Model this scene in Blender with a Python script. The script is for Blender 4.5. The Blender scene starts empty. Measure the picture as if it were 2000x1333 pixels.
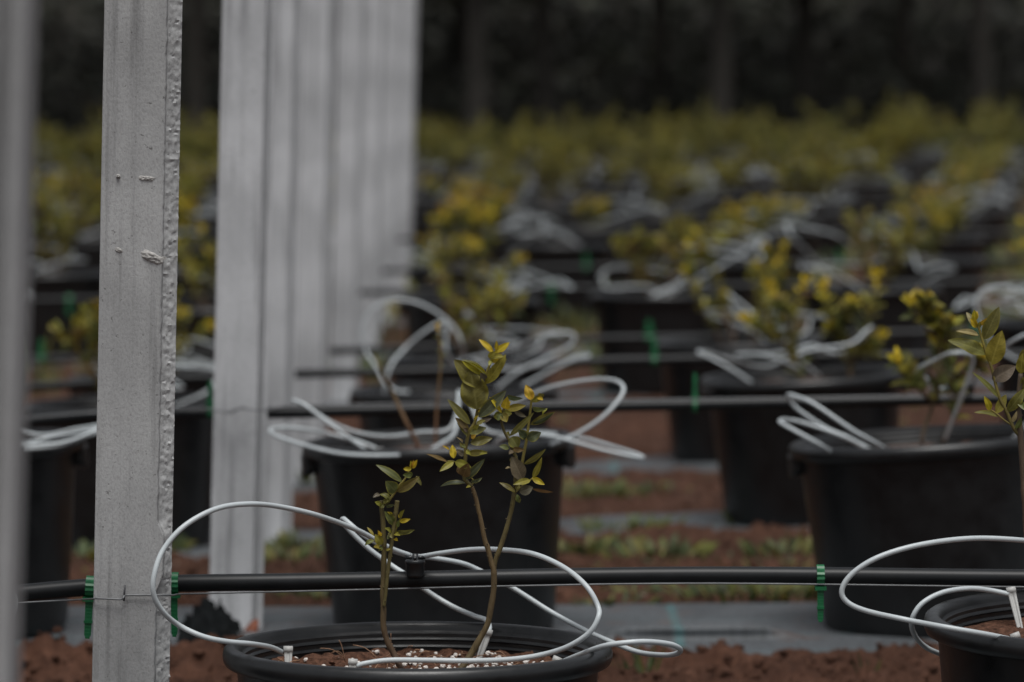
import bpy, math, random
from mathutils import Vector, Matrix, noise
R = math.radians
SC = bpy.context.scene
COL = SC.collection

# ------------------------------------------------------------------ camera
FPX = 8333.0                      # focal length in photo pixels (2000 wide) = 150 mm
CAMZ = 0.885
PITCH = math.atan((666.5 - 186.0) / FPX)
cam = bpy.data.objects.new("camera", bpy.data.cameras.new("camera"))
COL.objects.link(cam)
cam.location = (0, 0, CAMZ)
cam.rotation_euler = (math.pi / 2 - PITCH, 0, 0)
cam.data.lens = 150.0
cam.data.sensor_width = 36.0
cam.data.clip_start = 0.05
cam.data.clip_end = 2000.0
cam.data.dof.use_dof = True
cam.data.dof.focus_distance = 4.56
cam.data.dof.aperture_fstop = 6.3
SC.camera = cam

# ------------------------------------------------------------------ sky, sun, exposure (overcast)
SUN_EL, SUN_AZ = R(70), R(172)
world = bpy.data.worlds.new("World")
SC.world = world
world.use_nodes = True
wn, wl = world.node_tree.nodes, world.node_tree.links
sky = wn.new("ShaderNodeTexSky")
sky.sky_type = 'NISHITA'
sky.sun_disc = False
sky.sun_elevation = SUN_EL
sky.sun_rotation = SUN_AZ
sky.dust_density = 3.0
hs = wn.new("ShaderNodeHueSaturation")
hs.inputs['Saturation'].default_value = 0.22
wl.new(sky.outputs[0], hs.inputs['Color'])
wl.new(hs.outputs[0], wn['Background'].inputs['Color'])
wn['Background'].inputs['Strength'].default_value = 0.062
sun = bpy.data.objects.new("sun", bpy.data.lights.new("sun", 'SUN'))
COL.objects.link(sun)
sun.data.energy = 1.5
sun.data.angle = R(28)
sun.data.color = (1.0, 0.985, 0.96)
sun.rotation_euler = Vector((math.sin(SUN_AZ) * math.cos(SUN_EL), math.cos(SUN_AZ) * math.cos(SUN_EL),
                             math.sin(SUN_EL))).to_track_quat('Z', 'Y').to_euler()
SC.view_settings.view_transform = 'Standard'
SC.view_settings.look = 'None'
SC.view_settings.gamma = 1.0
SC.view_settings.use_curve_mapping = False
SC.view_settings.exposure = 0.74
SC.cycles.use_denoising = True
SC.cycles.max_bounces = 8

# ------------------------------------------------------------------ measuring helpers
cp, sp = math.cos(PITCH), math.sin(PITCH)
def P(x, y, D):
    """world point seen at photo pixel (x, y) that stands D metres out along +Y"""
    a, b = (x - 1000.0) / FPX, (666.5 - y) / FPX
    d = Vector((a, cp + b * sp, -sp + b * cp))
    return Vector((0, 0, CAMZ)) + d * (D / d.y)

ROWZ = [(0, .04), (0.004, .044), (.053, .004), (-.003, .042), (-.06, .06), (-.015, .03), (0.0, .017)]
ROW0, ROWD = 4.57, 2.01
def rowy(i):
    return ROW0 + ROWD * (i - 1)
def gz(x, y):
    f = (y - ROW0) / ROWD + 1
    f = min(max(f, 0.0), len(ROWZ) - 1.0001)
    i = int(f); t = f - i; t = t * t * (3 - 2 * t)
    xx = max(min(x, 4.0), -4.0)
    a = ROWZ[i][0] + ROWZ[i][1] * xx
    b = ROWZ[i + 1][0] + ROWZ[i + 1][1] * xx
    bank = max(0.0, min(y, 112) - 62) * .45          # bank added behind the wood to block sky specks between trunks
    return a + (b - a) * t + bank
def ground_hit(px, py):
    D = 7.0
    for _ in range(12):
        p = P(px, py, D)
        d = P(px, py, D + .01)
        k = (d.z - p.z) / .01
        D += (gz(p.x, p.y) - p.z) / (k if abs(k) > 1e-4 else -1e-4)
        D = max(2.0, min(D, 60.0))
    return P(px, py, D)

# ------------------------------------------------------------------ mesh builder
class MB:
    def __init__(self):
        self.v, self.f, self.m, self.c = [], [], [], []
        self.usecol = False
    def vert(self, p, col=(1, 1, 1)):
        self.v.append(tuple(p)); self.c.append(col); return len(self.v) - 1
    def face(self, idx, mi=0):
        self.f.append(tuple(idx)); self.m.append(mi)
    def box(self, c, s, rot=None, mi=0):
        c = Vector(c); b = len(self.v)
        for dx in (-.5, .5):
            for dy in (-.5, .5):
                for dz in (-.5, .5):
                    q = Vector((dx * s[0], dy * s[1], dz * s[2]))
                    if rot: q = rot @ q
                    self.vert(c + q)
        for q in ((0, 1, 3, 2), (4, 6, 7, 5), (0, 4, 5, 1), (2, 3, 7, 6), (0, 2, 6, 4), (1, 5, 7, 3)):
            self.face([b + k for k in q], mi)
    def tube(self, pts, r, seg=8, mi=0, col=(1, 1, 1), cols=None):
        """r: number or function of t in 0..1"""
        n = len(pts)
        if n < 2: return
        t0 = (pts[1] - pts[0]).normalized()
        up = Vector((0, 0, 1)) if abs(t0.z) < .9 else Vector((1, 0, 0))
        nn = t0.cross(up).normalized()
        rings = []
        for i, p in enumerate(pts):
            t = (pts[min(i + 1, n - 1)] - pts[max(i - 1, 0)])
            t = t.normalized() if t.length > 1e-9 else t0
            nn = (nn - t * nn.dot(t))
            nn = nn.normalized() if nn.length > 1e-6 else t.orthogonal().normalized()
            bb = t.cross(nn)
            rr = r(i / (n - 1)) if callable(r) else r
            cc = cols(i / (n - 1)) if cols else col
            rings.append([self.vert(p + (nn * math.cos(a) + bb * math.sin(a)) * rr, cc)
                          for a in [2 * math.pi * k / seg for k in range(seg)]])
        for i in range(n - 1):
            for k in range(seg):
                k2 = (k + 1) % seg
                self.face((rings[i][k], rings[i][k2], rings[i + 1][k2], rings[i + 1][k]), mi)
        self.face(list(reversed(rings[0])), mi)
        self.face(rings[-1], mi)
    def lathe(self, prof, n=48, mi=0, off=(0, 0, 0), squash=None):
        rings = []
        for (r, z) in prof:
            if r < 1e-6:
                rings.append([self.vert((off[0], off[1], off[2] + z))])
            else:
                rings.append([self.vert((off[0] + r * math.cos(2 * math.pi * k / n),
                                         off[1] + r * math.sin(2 * math.pi * k / n), off[2] + z)) for k in range(n)])
        for a, b in zip(rings, rings[1:]):
            for k in range(n):
                k2 = (k + 1) % n
                if len(a) == 1: self.face((a[0], b[k2], b[k]), mi)
                elif len(b) == 1: self.face((a[k], a[k2], b[0]), mi)
                else: self.face((a[k], a[k2], b[k2], b[k]), mi)
    def mesh(self, name, mats, smooth=True):
        me = bpy.data.meshes.new(name)
        me.from_pydata(self.v, [], self.f)
        for m in (mats if isinstance(mats, (list, tuple)) else [mats]): me.materials.append(m)
        me.polygons.foreach_set("material_index", self.m)
        if smooth: me.polygons.foreach_set("use_smooth", [True] * len(self.f))
        at = me.color_attributes.new("Col", 'FLOAT_COLOR', 'POINT')
        buf = []
        for c in self.c: buf.extend((c[0], c[1], c[2], 1.0))
        at.data.foreach_set("color", buf)
        me.update()
        return me
    def build(self, name, mats, parent=None, smooth=True, loc=None):
        return link(name, self.mesh(name, mats, smooth), parent, loc)

def link(name, data, parent=None, loc=None):
    o = bpy.data.objects.new(name, data)
    COL.objects.link(o)
    if parent: o.parent = parent
    if loc is not None: o.location = loc
    return o
def tag(o, label=None, cat=None, group=None, kind=None):
    if label: o["label"] = label
    if cat: o["category"] = cat
    if group: o["group"] = group
    if kind: o["kind"] = kind
    return o
def thing(name, label, cat, loc=(0, 0, 0), rot=(0, 0, 0), group=None):
    o = link(name, None, None, loc)
    o.rotation_euler = rot
    o.empty_display_size = .05
    return tag(o, label, cat, group)
def copy_tree(o, parent=None):
    c = o.copy(); COL.objects.link(c)
    if parent: c.parent = parent
    for ch in o.children: copy_tree(ch, c)
    return c
def shift(pts, origin):
    return [p - origin for p in pts]
def smooth_path(pts, per=8):
    n = len(pts)
    if n < 3: return list(pts)
    out = []
    for i in range(n - 1):
        p0, p1, p2, p3 = pts[max(i - 1, 0)], pts[i], pts[i + 1], pts[min(i + 2, n - 1)]
        if i == 0: p0 = p1 + (p1 - p2) * .5
        if i == n - 2: p3 = p2 + (p2 - p1) * .5
        # centripetal-ish: plain Catmull-Rom with tension
        for k in range(per):
            t = k / per
            out.append(.5 * ((2 * p1) + (p2 - p0) * t + (2 * p0 - 5 * p1 + 4 * p2 - p3) * t * t + (3 * p1 - p0 - 3 * p2 + p3) * t ** 3))
    out.append(pts[-1].copy())
    return out

# ------------------------------------------------------------------ materials
def nodes_of(name):
    m = bpy.data.materials.new(name); m.use_nodes = True
    nt = m.node_tree
    return m, nt.nodes, nt.links, nt.nodes['Principled BSDF']
def ramp(n, stops):
    r = n.new("ShaderNodeValToRGB")
    e = r.color_ramp.elements
    e[0].position, e[0].color = stops[0][0], (*stops[0][1], 1)
    e[1].position, e[1].color = stops[-1][0], (*stops[-1][1], 1)
    for p, c in stops[1:-1]:
        q = e.new(p); q.color = (*c, 1)
    return r
def tex(n, l, scale, detail=6, rough=.6, coord='Object', vec_scale=None):
    tc = n.new("ShaderNodeTexCoord")
    t = n.new("ShaderNodeTexNoise")
    t.inputs['Scale'].default_value = scale
    t.inputs['Detail'].default_value = detail
    t.inputs['Roughness'].default_value = rough
    if vec_scale:
        mp = n.new("ShaderNodeMapping"); mp.inputs['Scale'].default_value = vec_scale
        l.new(tc.outputs[coord], mp.inputs[0]); l.new(mp.outputs[0], t.inputs['Vector'])
    else:
        l.new(tc.outputs[coord], t.inputs['Vector'])
    return t
def mix(n, l, a, b, fac, mode='MIX'):
    m = n.new("ShaderNodeMix"); m.data_type = 'RGBA'; m.blend_type = mode
    for sock, v in ((m.inputs[6], a), (m.inputs[7], b), (m.inputs[0], fac)):
        if hasattr(v, 'links'): l.new(v, sock)
        elif isinstance(v, (int, float)): sock.default_value = v
        else: sock.default_value = (*v, 1)
    return m.outputs[2]
def bump(n, l, h, strength, dist, prev=None):
    b = n.new("ShaderNodeBump")
    b.inputs['Strength'].default_value = strength
    b.inputs['Distance'].default_value = dist
    l.new(h, b.inputs['Height'])
    if prev: l.new(prev, b.inputs['Normal'])
    return b.outputs[0]
def simple(name, c, rough=.5, var=.15, scale=30, bumps=0.0, spec=.5, bdist=.001):
    m, n, l, b = nodes_of(name)
    t = tex(n, l, scale)
    r = ramp(n, [(.3, tuple(x * (1 - var) for x in c)), (.7, tuple(x * (1 + var) for x in c))])
    l.new(t.outputs['Fac'], r.inputs[0]); l.new(r.outputs[0], b.inputs['Base Color'])
    b.inputs['Roughness'].default_value = rough
    b.inputs['Specular IOR Level'].default_value = spec
    if bumps: l.new(bump(n, l, t.outputs['Fac'], bumps, bdist), b.inputs['Normal'])
    return m

def make_concrete(name, base, streak):
    m, n, l, b = nodes_of(name)
    big = tex(n, l, 9, 5, .6, vec_scale=(1, 1, .5))
    st = tex(n, l, 60, 4, .6, vec_scale=(1, 1, .035))
    fine = tex(n, l, 420, 4, .7, vec_scale=(1, 1, .6))
    speck = tex(n, l, 190, 3, .6)
    r1 = ramp(n, [(.28, tuple(x * .62 for x in base)), (.72, tuple(x * 1.14 for x in base))])
    l.new(big.outputs['Fac'], r1.inputs[0])
    r2 = ramp(n, [(.30, (1 - streak, 1 - streak, 1 - streak)), (.47, (1, 1, 1)), (.85, (1.06, 1.06, 1.06))])
    l.new(st.outputs['Fac'], r2.inputs[0])
    c = mix(n, l, r1.outputs[0], r2.outputs[0], 1.0, 'MULTIPLY')
    r3 = ramp(n, [(.30, (.62, .61, .6)), (.52, (1, 1, 1)), (.8, (1.12, 1.12, 1.12))])
    l.new(fine.outputs['Fac'], r3.inputs[0])
    c = mix(n, l, c, r3.outputs[0], .5, 'MULTIPLY')
    r4 = ramp(n, [(.27, (.4, .39, .38)), (.33, (1, 1, 1))])
    l.new(speck.outputs['Fac'], r4.inputs[0])
    c = mix(n, l, c, r4.outputs[0], .8, 'MULTIPLY')
    l.new(c, b.inputs['Base Color'])
    b.inputs['Roughness'].default_value = .9
    b.inputs['Specular IOR Level'].default_value = .2
    nb = bump(n, l, fine.outputs['Fac'], .5, .0012)
    l.new(bump(n, l, r4.outputs[0], .35, .0015, nb), b.inputs['Normal'])
    return m
M_CONC = make_concrete("weathered_concrete", (.375, .378, .378), .42)
M_CONC_PALE = make_concrete("pale_concrete", (.51, .52, .535), .45)
M_CONC_ROUGH = make_concrete("rough_concrete", (.44, .445, .445), .1)
M_CONC_NEAR = make_concrete("near_post_concrete", (.36, .362, .365), .3)  # slightly darker concrete tone for the nearest post
M_MORTAR = simple("mortar", (.37, .36, .345), .95, .35, 300, .8, .2, .002)

def make_soil():
    m, n, l, b = nodes_of("red_brown_soil")
    big = tex(n, l, 2.2, 5, .6)
    mid = tex(n, l, 28, 8, .7)
    fine = tex(n, l, 260, 6, .7)
    r = ramp(n, [(.25, (.036, .018, .013)), (.5, (.084, .041, .027)), (.78, (.150, .076, .051))])
    l.new(mid.outputs['Fac'], r.inputs[0])
    r2 = ramp(n, [(.3, (.72, .74, .76)), (.7, (1.2, 1.16, 1.12))])
    l.new(big.outputs['Fac'], r2.inputs[0])
    c = mix(n, l, r.outputs[0], r2.outputs[0], 1.0, 'MULTIPLY')
    r3 = ramp(n, [(.3, (.4, .4, .4)), (.7, (1.4, 1.4, 1.4))])
    l.new(fine.outputs['Fac'], r3.inputs[0])
    c = mix(n, l, c, r3.outputs[0], .9, 'MULTIPLY')
    # the wood beyond the field stands on dark leaf litter
    g = n.new("ShaderNodeNewGeometry"); s = n.new("ShaderNodeSeparateXYZ"); l.new(g.outputs['Position'], s.inputs[0])
    mr = n.new("ShaderNodeMapRange"); mr.inputs[1].default_value = 41; mr.inputs[2].default_value = 46
    l.new(s.outputs['Y'], mr.inputs[0])
    c = mix(n, l, c, (.045, .042, .035), mr.outputs[0])
    l.new(c, b.inputs['Base Color'])
    b.inputs['Roughness'].default_value = .95
    b.inputs['Specular IOR Level'].default_value = .15
    nb = bump(n, l, mid.outputs['Fac'], .8, .02)
    l.new(bump(n, l, fine.outputs['Fac'], .8, .003, nb), b.inputs['Normal'])
    return m
M_SOIL = make_soil()

def make_mat():
    m, n, l, b = nodes_of("woven_weed_fabric")
    tc = n.new("ShaderNodeTexCoord")
    big = tex(n, l, 5, 5, .6)
    r = ramp(n, [(.3, (.048, .053, .058)), (.7, (.088, .097, .105))])
    l.new(big.outputs['Fac'], r.inputs[0])
    wx = n.new("ShaderNodeTexWave"); wx.bands_direction = 'X'; wx.inputs['Scale'].default_value = 60
    wy = n.new("ShaderNodeTexWave"); wy.bands_direction = 'Y'; wy.inputs['Scale'].default_value = 60
    wx.inputs['Distortion'].default_value = .6; wy.inputs['Distortion'].default_value = .6
    l.new(tc.outputs['Object'], wx.inputs[0]); l.new(tc.outputs['Object'], wy.inputs[0])
    weave = mix(n, l, wx.outputs['Color'], wy.outputs['Color'], .5)
    rr = ramp(n, [(.2, (.7, .7, .7)), (.8, (1.15, 1.15, 1.15))])
    l.new(weave, rr.inputs[0])
    c = mix(n, l, r.outputs[0], rr.outputs[0], 1.0, 'MULTIPLY')
    for vs, lo_, hi_ in (((260, 14, 1), .62, 1.25), ((5, 70, 1), .72, 1.16)):
        sk = tex(n, l, 1.0, 3, .6, vec_scale=vs)
        sr = ramp(n, [(.3, (lo_,) * 3), (.7, (hi_,) * 3)])
        l.new(sk.outputs['Fac'], sr.inputs[0])
        c = mix(n, l, c, sr.outputs[0], 1.0, 'MULTIPLY')
    # teal marker threads
    for direction, sc in (('X', .62), ('Y', 1.6)):
        th = n.new("ShaderNodeTexWave"); th.bands_direction = direction; th.inputs['Scale'].default_value = sc
        th.inputs['Distortion'].default_value = .12
        l.new(tc.outputs['Object'], th.inputs[0])
        tr = ramp(n, [(.9990 if direction == 'X' else .9985, (0, 0, 0)), (.9999, (.7, .7, .7))])
        l.new(th.outputs['Fac'], tr.inputs[0])
        c = mix(n, l, c, (.045, .125, .13), tr.outputs[0])
    dirt = tex(n, l, 14, 6, .7)
    dr = ramp(n, [(.56, (0, 0, 0)), (.72, (.75, .75, .75))])
    l.new(dirt.outputs['Fac'], dr.inputs[0])
    c = mix(n, l, c, (.1, .052, .035), dr.outputs[0])
    l.new(c, b.inputs['Base Color'])
    b.inputs['Roughness'].default_value = .6
    l.new(bump(n, l, weave, .4, .001), b.inputs['Normal'])
    return m
M_MAT = make_mat()

def make_pot():
    m, n, l, b = nodes_of("black_pot_plastic")
    t = tex(n, l, 26, 6, .7)
    r = ramp(n, [(.35, (.0066, .0072, .0078)), (.62, (.0092, .0099, .0107)), (.85, (.015, .0153, .0158))])
    l.new(t.outputs['Fac'], r.inputs[0]); l.new(r.outputs[0], b.inputs['Base Color'])
    f = tex(n, l, 500, 3, .6)
    rr = ramp(n, [(.3, (.26, .26, .26)), (.7, (.44, .44, .44))])
    l.new(t.outputs['Fac'], rr.inputs[0]); l.new(rr.outputs[0], b.inputs['Roughness'])
    b.inputs['Specular IOR Level'].default_value = .5
    l.new(bump(n, l, f.outputs['Fac'], .12, .0006), b.inputs['Normal'])
    return m
M_POT = make_pot()
M_PIPE = simple("black_pipe_plastic", (.009, .010, .011), .42, .25, 40, .05, .26)
M_CAP = simple("black_cap_plastic", (.014, .016, .018), .35, .1, 60)
M_TUBE = simple("grey_white_tube_plastic", (.45, .49, .505), .38, .08, 22, .04)
M_STAKE = simple("grey_stake_plastic", (.40, .40, .385), .55, .12, 60, .1)
M_CLIP = simple("green_strap_plastic", (.003, .105, .034), .45, .15, 60)
M_WIRE = simple("galvanised_wire", (.13, .135, .14), .45, .2, 80)
M_WIRE.node_tree.nodes['Principled BSDF'].inputs['Metallic'].default_value = .35
M_NAIL = simple("dark_steel", (.05, .05, .055), .5, .2, 80)
M_MIX = simple("potting_mix_earth", (.085, .042, .027), .95, .7, 150, .9, .15, .004)
M_PERLITE = simple("white_perlite", (.62, .58, .54), .9, .2, 200, .4, .2)
M_FIBRE = simple("pale_root_fibre", (.26, .15, .09), .9, .3, 100)
M_PEBBLE = simple("pinkish_pebble", (.22, .16, .125), .8, .4, 18, .3, .3)
M_BARK = simple("dark_bark", (.050, .046, .041), .95, .4, 12, .7, .1, .02)

def make_leaf(name, transl=.35, rough=.45, var=.25, scale=120):
    m, n, l, b = nodes_of(name)
    a = n.new("ShaderNodeAttribute"); a.attribute_name = "Col"
    t = tex(n, l, scale, 4, .6)
    r = ramp(n, [(.3, (1 - var, 1 - var, 1 - var)), (.7, (1 + var, 1 + var, 1 + var))])
    l.new(t.outputs['Fac'], r.inputs[0])
    c = mix(n, l, a.outputs['Color'], r.outputs[0], 1.0, 'MULTIPLY')
    l.new(c, b.inputs['Base Color'])
    b.inputs['Roughness'].default_value = rough
    b.inputs['Specular IOR Level'].default_value = .35
    l.new(bump(n, l, t.outputs['Fac'], .25, .001), b.inputs['Normal'])
    tr = n.new("ShaderNodeBsdfTranslucent"); l.new(c, tr.inputs['Color'])
    ms = n.new("ShaderNodeMixShader"); ms.inputs[0].default_value = transl
    l.new(b.outputs[0], ms.inputs[1]); l.new(tr.outputs[0], ms.inputs[2])
    l.new(ms.outputs[0], n['Material Output'].inputs['Surface'])
    return m
M_LEAF = make_leaf("blueberry_leaf")
M_WEED = make_leaf("weed_leaf", .3, .6)
M_FOREST = make_leaf("forest_leaf", .12, .7, .3, 3)
def make_stem():
    m, n, l, b = nodes_of("woody_stem")
    a = n.new("ShaderNodeAttribute"); a.attribute_name = "Col"
    t = tex(n, l, 160, 6, .7, vec_scale=(1, 1, .25))
    r = ramp(n, [(.3, (.55, .5, .48)), (.7, (1.3, 1.3, 1.3))])
    l.new(t.outputs['Fac'], r.inputs[0])
    l.new(mix(n, l, a.outputs['Color'], r.outputs[0], 1.0, 'MULTIPLY'), b.inputs['Base Color'])
    b.inputs['Roughness'].default_value = .7
    l.new(bump(n, l, t.outputs['Fac'], .5, .002), b.inputs['Normal'])
    return m
M_STEM = make_stem()

# ------------------------------------------------------------------ ground
def lines(segs):
    out = []
    for a, b, step in segs:
        k = max(1, int(round((b - a) / step)))
        out += [a + (b - a) * i / k for i in range(k)]
    out.append(segs[-1][1])
    return out
NROW = 19
def mat_mask(y):
    f = (y - ROW0) / ROWD
    d = abs(f - round(f)) * ROWD
    if y > rowy(NROW) + 1: d = 1.0
    return min(max((d - .25) / .10, 0.0), 1.0) if y < 7.55 else min(max((d - .13) / .09, 0.0), 1.0)
def clods(x, y):
    a = mat_mask(y)
    v = noise.fractal(Vector((x * 3.2, y * 3.2, 1.7)), 1.0, 2.0, 4) * .012
    w = noise.noise(Vector((x * 14, y * 14, 9.1)))
    w2 = noise.noise(Vector((x * 33, y * 33, 4.4)))
    w3 = noise.noise(Vector((x * 75, y * 75, 8.4)))
    w += .95 * w3 + .60 * noise.noise(Vector((x * 150, y * 110, 2.2)))
    e = max(0.0, 1 - abs(a - .75) * 3.2)          # soil heaped on the fabric edges
    return a * (v + .022 * max(w, -.25) + .010 * w2) + e * (.030 if y < 6.5 else .016) * (1 + .7 * noise.noise(Vector((x * 2.6, y * .8, 3.3)))) - .004
gb = MB()
gx = lines([(-400, -60, 60), (-60, -12, 8), (-12, -3, .6), (-3, -1.35, .12), (-1.35, -.95, .03), (-.95, 1.4, .0095), (1.4, 2.0, .03), (2.0, 3.2, .12), (3.2, 12, .6), (12, 60, 8), (60, 400, 60)])
gy = lines([(-60, -4, 7), (-4, 4.2, .45), (4.2, 5.85, .12), (5.85, 6.42, .009), (6.42, 8.6, .02), (8.6, 12.5, .045), (12.5, 20, .2), (20, 48, .7), (48, 110, 6), (110, 900, 90)])
for y in gy:
    for x in gx:
        n_ = clods(x, y) if (-4 < x < 5 and 3 < y < 30) else -.004
        gb.vert((x, y, gz(x, y) + n_))
W_ = len(gx)
for j in range(len(gy) - 1):
    for i in range(W_ - 1):
        a = j * W_ + i
        gb.face((a, a + 1, a + W_ + 1, a + W_))
g_ = gb.build("ground", M_SOIL)
tag(g_, kind="structure")

ORD = ["", "front", "second", "third", "fourth", "fifth", "sixth", "seventh", "eighth", "ninth", "tenth",
       "eleventh", "twelfth", "thirteenth", "fourteenth", "fifteenth", "sixteenth", "seventeenth", "eighteenth", "nineteenth"]
# woven weed fabric, one strip under each row
for i in range(1, 8):
    mb = MB(); yc = rowy(i)
    hw = .34 if i <= 2 else .22
    fine = i <= 3
    xs = lines([(-1.9, 2.4, .03 if fine else .1)])
    ys = lines([(-hw, hw, .009 if i == 2 else .03 if fine else .06)])
    for yy in ys:
        for x in xs:
            y = yc + yy
            z = gz(x, y) + .010 + .006 * noise.noise(Vector((x * 1.6, y * 7, i * 3.1)))
            pm = min(1.0, max(0.0, min(abs(x - q) for q in (-.86, -.104, .657)) - .215) / .05)   # no fold under a pot
            if i == 2:
                z += .020 * math.exp(-((yy + .14 + .012 * math.sin(x * 3)) / .022) ** 2) * pm * (1 if x > .1 else .6)
            ed = abs(yy) / hw
            if ed > .9: z -= .03 * (ed - .9) / .1
            if i == 2: y -= .034 * math.exp(-((yy + .14 + .012 * math.sin(x * 3)) / .022) ** 2) * pm * (1 if x > .1 else .4)
            mb.vert((x, y - yc, z))
    w = len(xs)
    for a in range(len(ys) - 1):
        for b_ in range(w - 1):
            k = a * w + b_
            mb.face((k, k + 1, k + w + 1, k + w))
    o = mb.build("weed_fabric", M_MAT, loc=(0, yc, 0))
    tag(o, f"grey woven weed fabric strip lying under the {ORD[i]} row of pots", "weed fabric", "weed fabric strips under the rows")

# ------------------------------------------------------------------ concrete posts
def post_mesh(seed, notch=False, flat=False):
    """cross-section: flat face, shallow groove, coarse chamfer on the right"""
    mb = MB(); rr = random.Random(seed)
    Hh = 2.5; step = .0024 if notch else .012
    nz = int(Hh / step)
    cols = 9
    rows = []
    for k in range(nz + 1):
        z = Hh * k / nz - .05
        jx = .0012 * noise.noise(Vector((seed, z * 60, 0))) + .0008 * noise.noise(Vector((seed, z * 190, 5)))
        ex = .0250 + jx
        if notch:
            d = z - .42
            if -.055 < d < .022: ex += .0075 * min(1, (.022 - d) / .018, (d + .055) / .02)
        row = [(-.0415, .04), (-.0415, -.039), (-.0405, -.04), (-.03, -.04), (-.01, -.04), (.01, -.04), (ex - .001, -.04), (ex, -.0392)]
        row += [(ex + .0012, -.0315)]
        for c in range(cols + 1):
            t = c / cols
            x = ex + .0014 + (.0412 - ex - .0014) * t
            y = -.0315 + .010 * t
            if flat: y = (-.019 if .05 < t < .45 else (-.030 + .006 * (t - .45) if t >= .45 else -.020))
            dd = 0.0
            if not flat:
                q = Vector((x * 210, seed * 7.7, z * 300 + x * 160))
                dd = .0010 * noise.noise(q) + .0011 * noise.noise(q * 1.9) + .0006 * noise.noise(q * 3.7)
                if t in (0.0,): dd *= .3
            row.append((x + dd * .7, y - dd))
        row += [(.0415, -.018), (.0415, .04)]
        rows.append([mb.vert((x, y, z)) for x, y in row])
    n = len(rows[0])
    for k in range(nz):
        for c in range(n):
            c2 = (c + 1) % n
            mb.face((rows[k][c], rows[k][c2], rows[k + 1][c2], rows[k + 1][c]), 1 if 8 <= c <= 18 else 0)
    mb.face(list(reversed(rows[0]))); mb.face(rows[-1])
    return mb
def add_post(i, D, xr, mesh, lean, label, yaw=0.0):
    th = R(lean)
    ztop = CAMZ + 186 / FPX * D
    Xr = (xr - 1000) / FPX * D
    z0 = gz(Xr, D)
    X = Xr - .0415 - math.sin(th) * (ztop - z0)
    t = thing("concrete_post", label, "post", (X, D + .02, z0), (0, th, R(yaw)), "concrete posts running back in a line")
    link("shaft", mesh, t)
    return t
pm1 = post_mesh(1, notch=True).mesh("post_shaft", [M_CONC, M_CONC_ROUGH], True)
pm2 = post_mesh(2, flat=True).mesh("post_shaft", [M_CONC_PALE, M_CONC_PALE], True)
pm0 = post_mesh(5, flat=True).mesh("post_shaft", [M_CONC_NEAR, M_CONC_NEAR], True)
pm3 = post_mesh(3, flat=True).mesh("post_shaft", [M_CONC_PALE, M_CONC_PALE], True)
for me in (pm0, pm1, pm2, pm3):
    try: me.set_sharp_from_angle(angle=R(35))
    except Exception: pass
add_post(0, 2.56, 56, pm0, 1.95, "blurred concrete post nearest the camera, cut off by the left edge", 0)
post1 = add_post(1, 4.57, 355, pm1, 1.36, "sharp grey concrete post with a rough right edge and mortar patches", 5.0)
add_post(2, 6.58, 540, pm2, 1.50, "pale concrete post right behind the sharp one, wire twisted round it", 3.5)
ptxt = ["narrow pale post third in the line behind the sharp post", "pale blurred post fourth in the line, between narrow neighbours",
        "pale blurred post fifth in the overlapping line", "pale blurred post sixth in the overlapping line", "pale blurred post seventh in the overlapping line",
        "farthest blurred post at the right end of the line, beside yellow leaves"]
for j, (i, xr) in enumerate([(3, 592), (4, 657), (5, 716), (6, 758), (7, 788), (8, 815)]):
    add_post(i, rowy(i), xr, pm3 if j % 2 else pm2, 1.42, ptxt[j].replace("third", "second").replace("fourth", "third").replace("fifth", "fourth").replace("sixth", "fifth").replace("seventh", "sixth"), 2.5)
# details on the sharp post
inv = (Matrix.Translation(post1.location) @ post1.rotation_euler.to_matrix().to_4x4()).inverted()
FRONT = 4.55
def patch(cx, cy, w, h, tilt, amp, seed, name="mortar_patch"):
    mb = MB(); nx, ny = 22, 12
    c = inv @ P(cx, cy, FRONT)
    sx, sz = w / 1830, h / 1830
    g = []
    for j in range(ny + 1):
        for i in range(nx + 1):
            u, v = i / nx * 2 - 1, j / ny * 2 - 1
            rad = (u * u + v * v) ** .5
            k = max(0.0, 1 - rad ** 3)
            nn = noise.noise(Vector((u * 4, v * 3, seed))) + .6 * noise.noise(Vector((u * 11, v * 8, seed)))
            s = 1 + .25 * noise.noise(Vector((math.atan2(v, u) * 2, seed, 0)))
            x = u * sx / 2 * s; z = v * sz / 2 * s
            xr = x * math.cos(tilt) + z * math.sin(tilt); zr = -x * math.sin(tilt) + z * math.cos(tilt)
            g.append(mb.vert((c.x + xr, -.0397 - k * amp * (1 + .8 * nn) + (0 if k > 0 else .001), c.z + zr)))
    for j in range(ny):
        for i in range(nx):
            a = j * (nx + 1) + i
            mb.face((g[a], g[a + 1], g[a + nx + 2], g[a + nx + 1]))
    return mb.build(name, M_MORTAR, post1)
patch(296, 503, 50, 22, .42, .0024, 2.0)
patch(286, 349, 36, 11, .05, .0016, 5.0)
patch(231, 345, 9, 9, 0, .0035, 8.0)
patch(232, 489, 18, 10, .3, .0015, 11.0)
nb = MB()
a, b_ = inv @ P(244, 1143, FRONT - .005), inv @ P(242, 1174, FRONT - .004)
nb.tube([a, b_], .0011, 8)
nb.build("nail", M_NAIL, post1)

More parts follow.
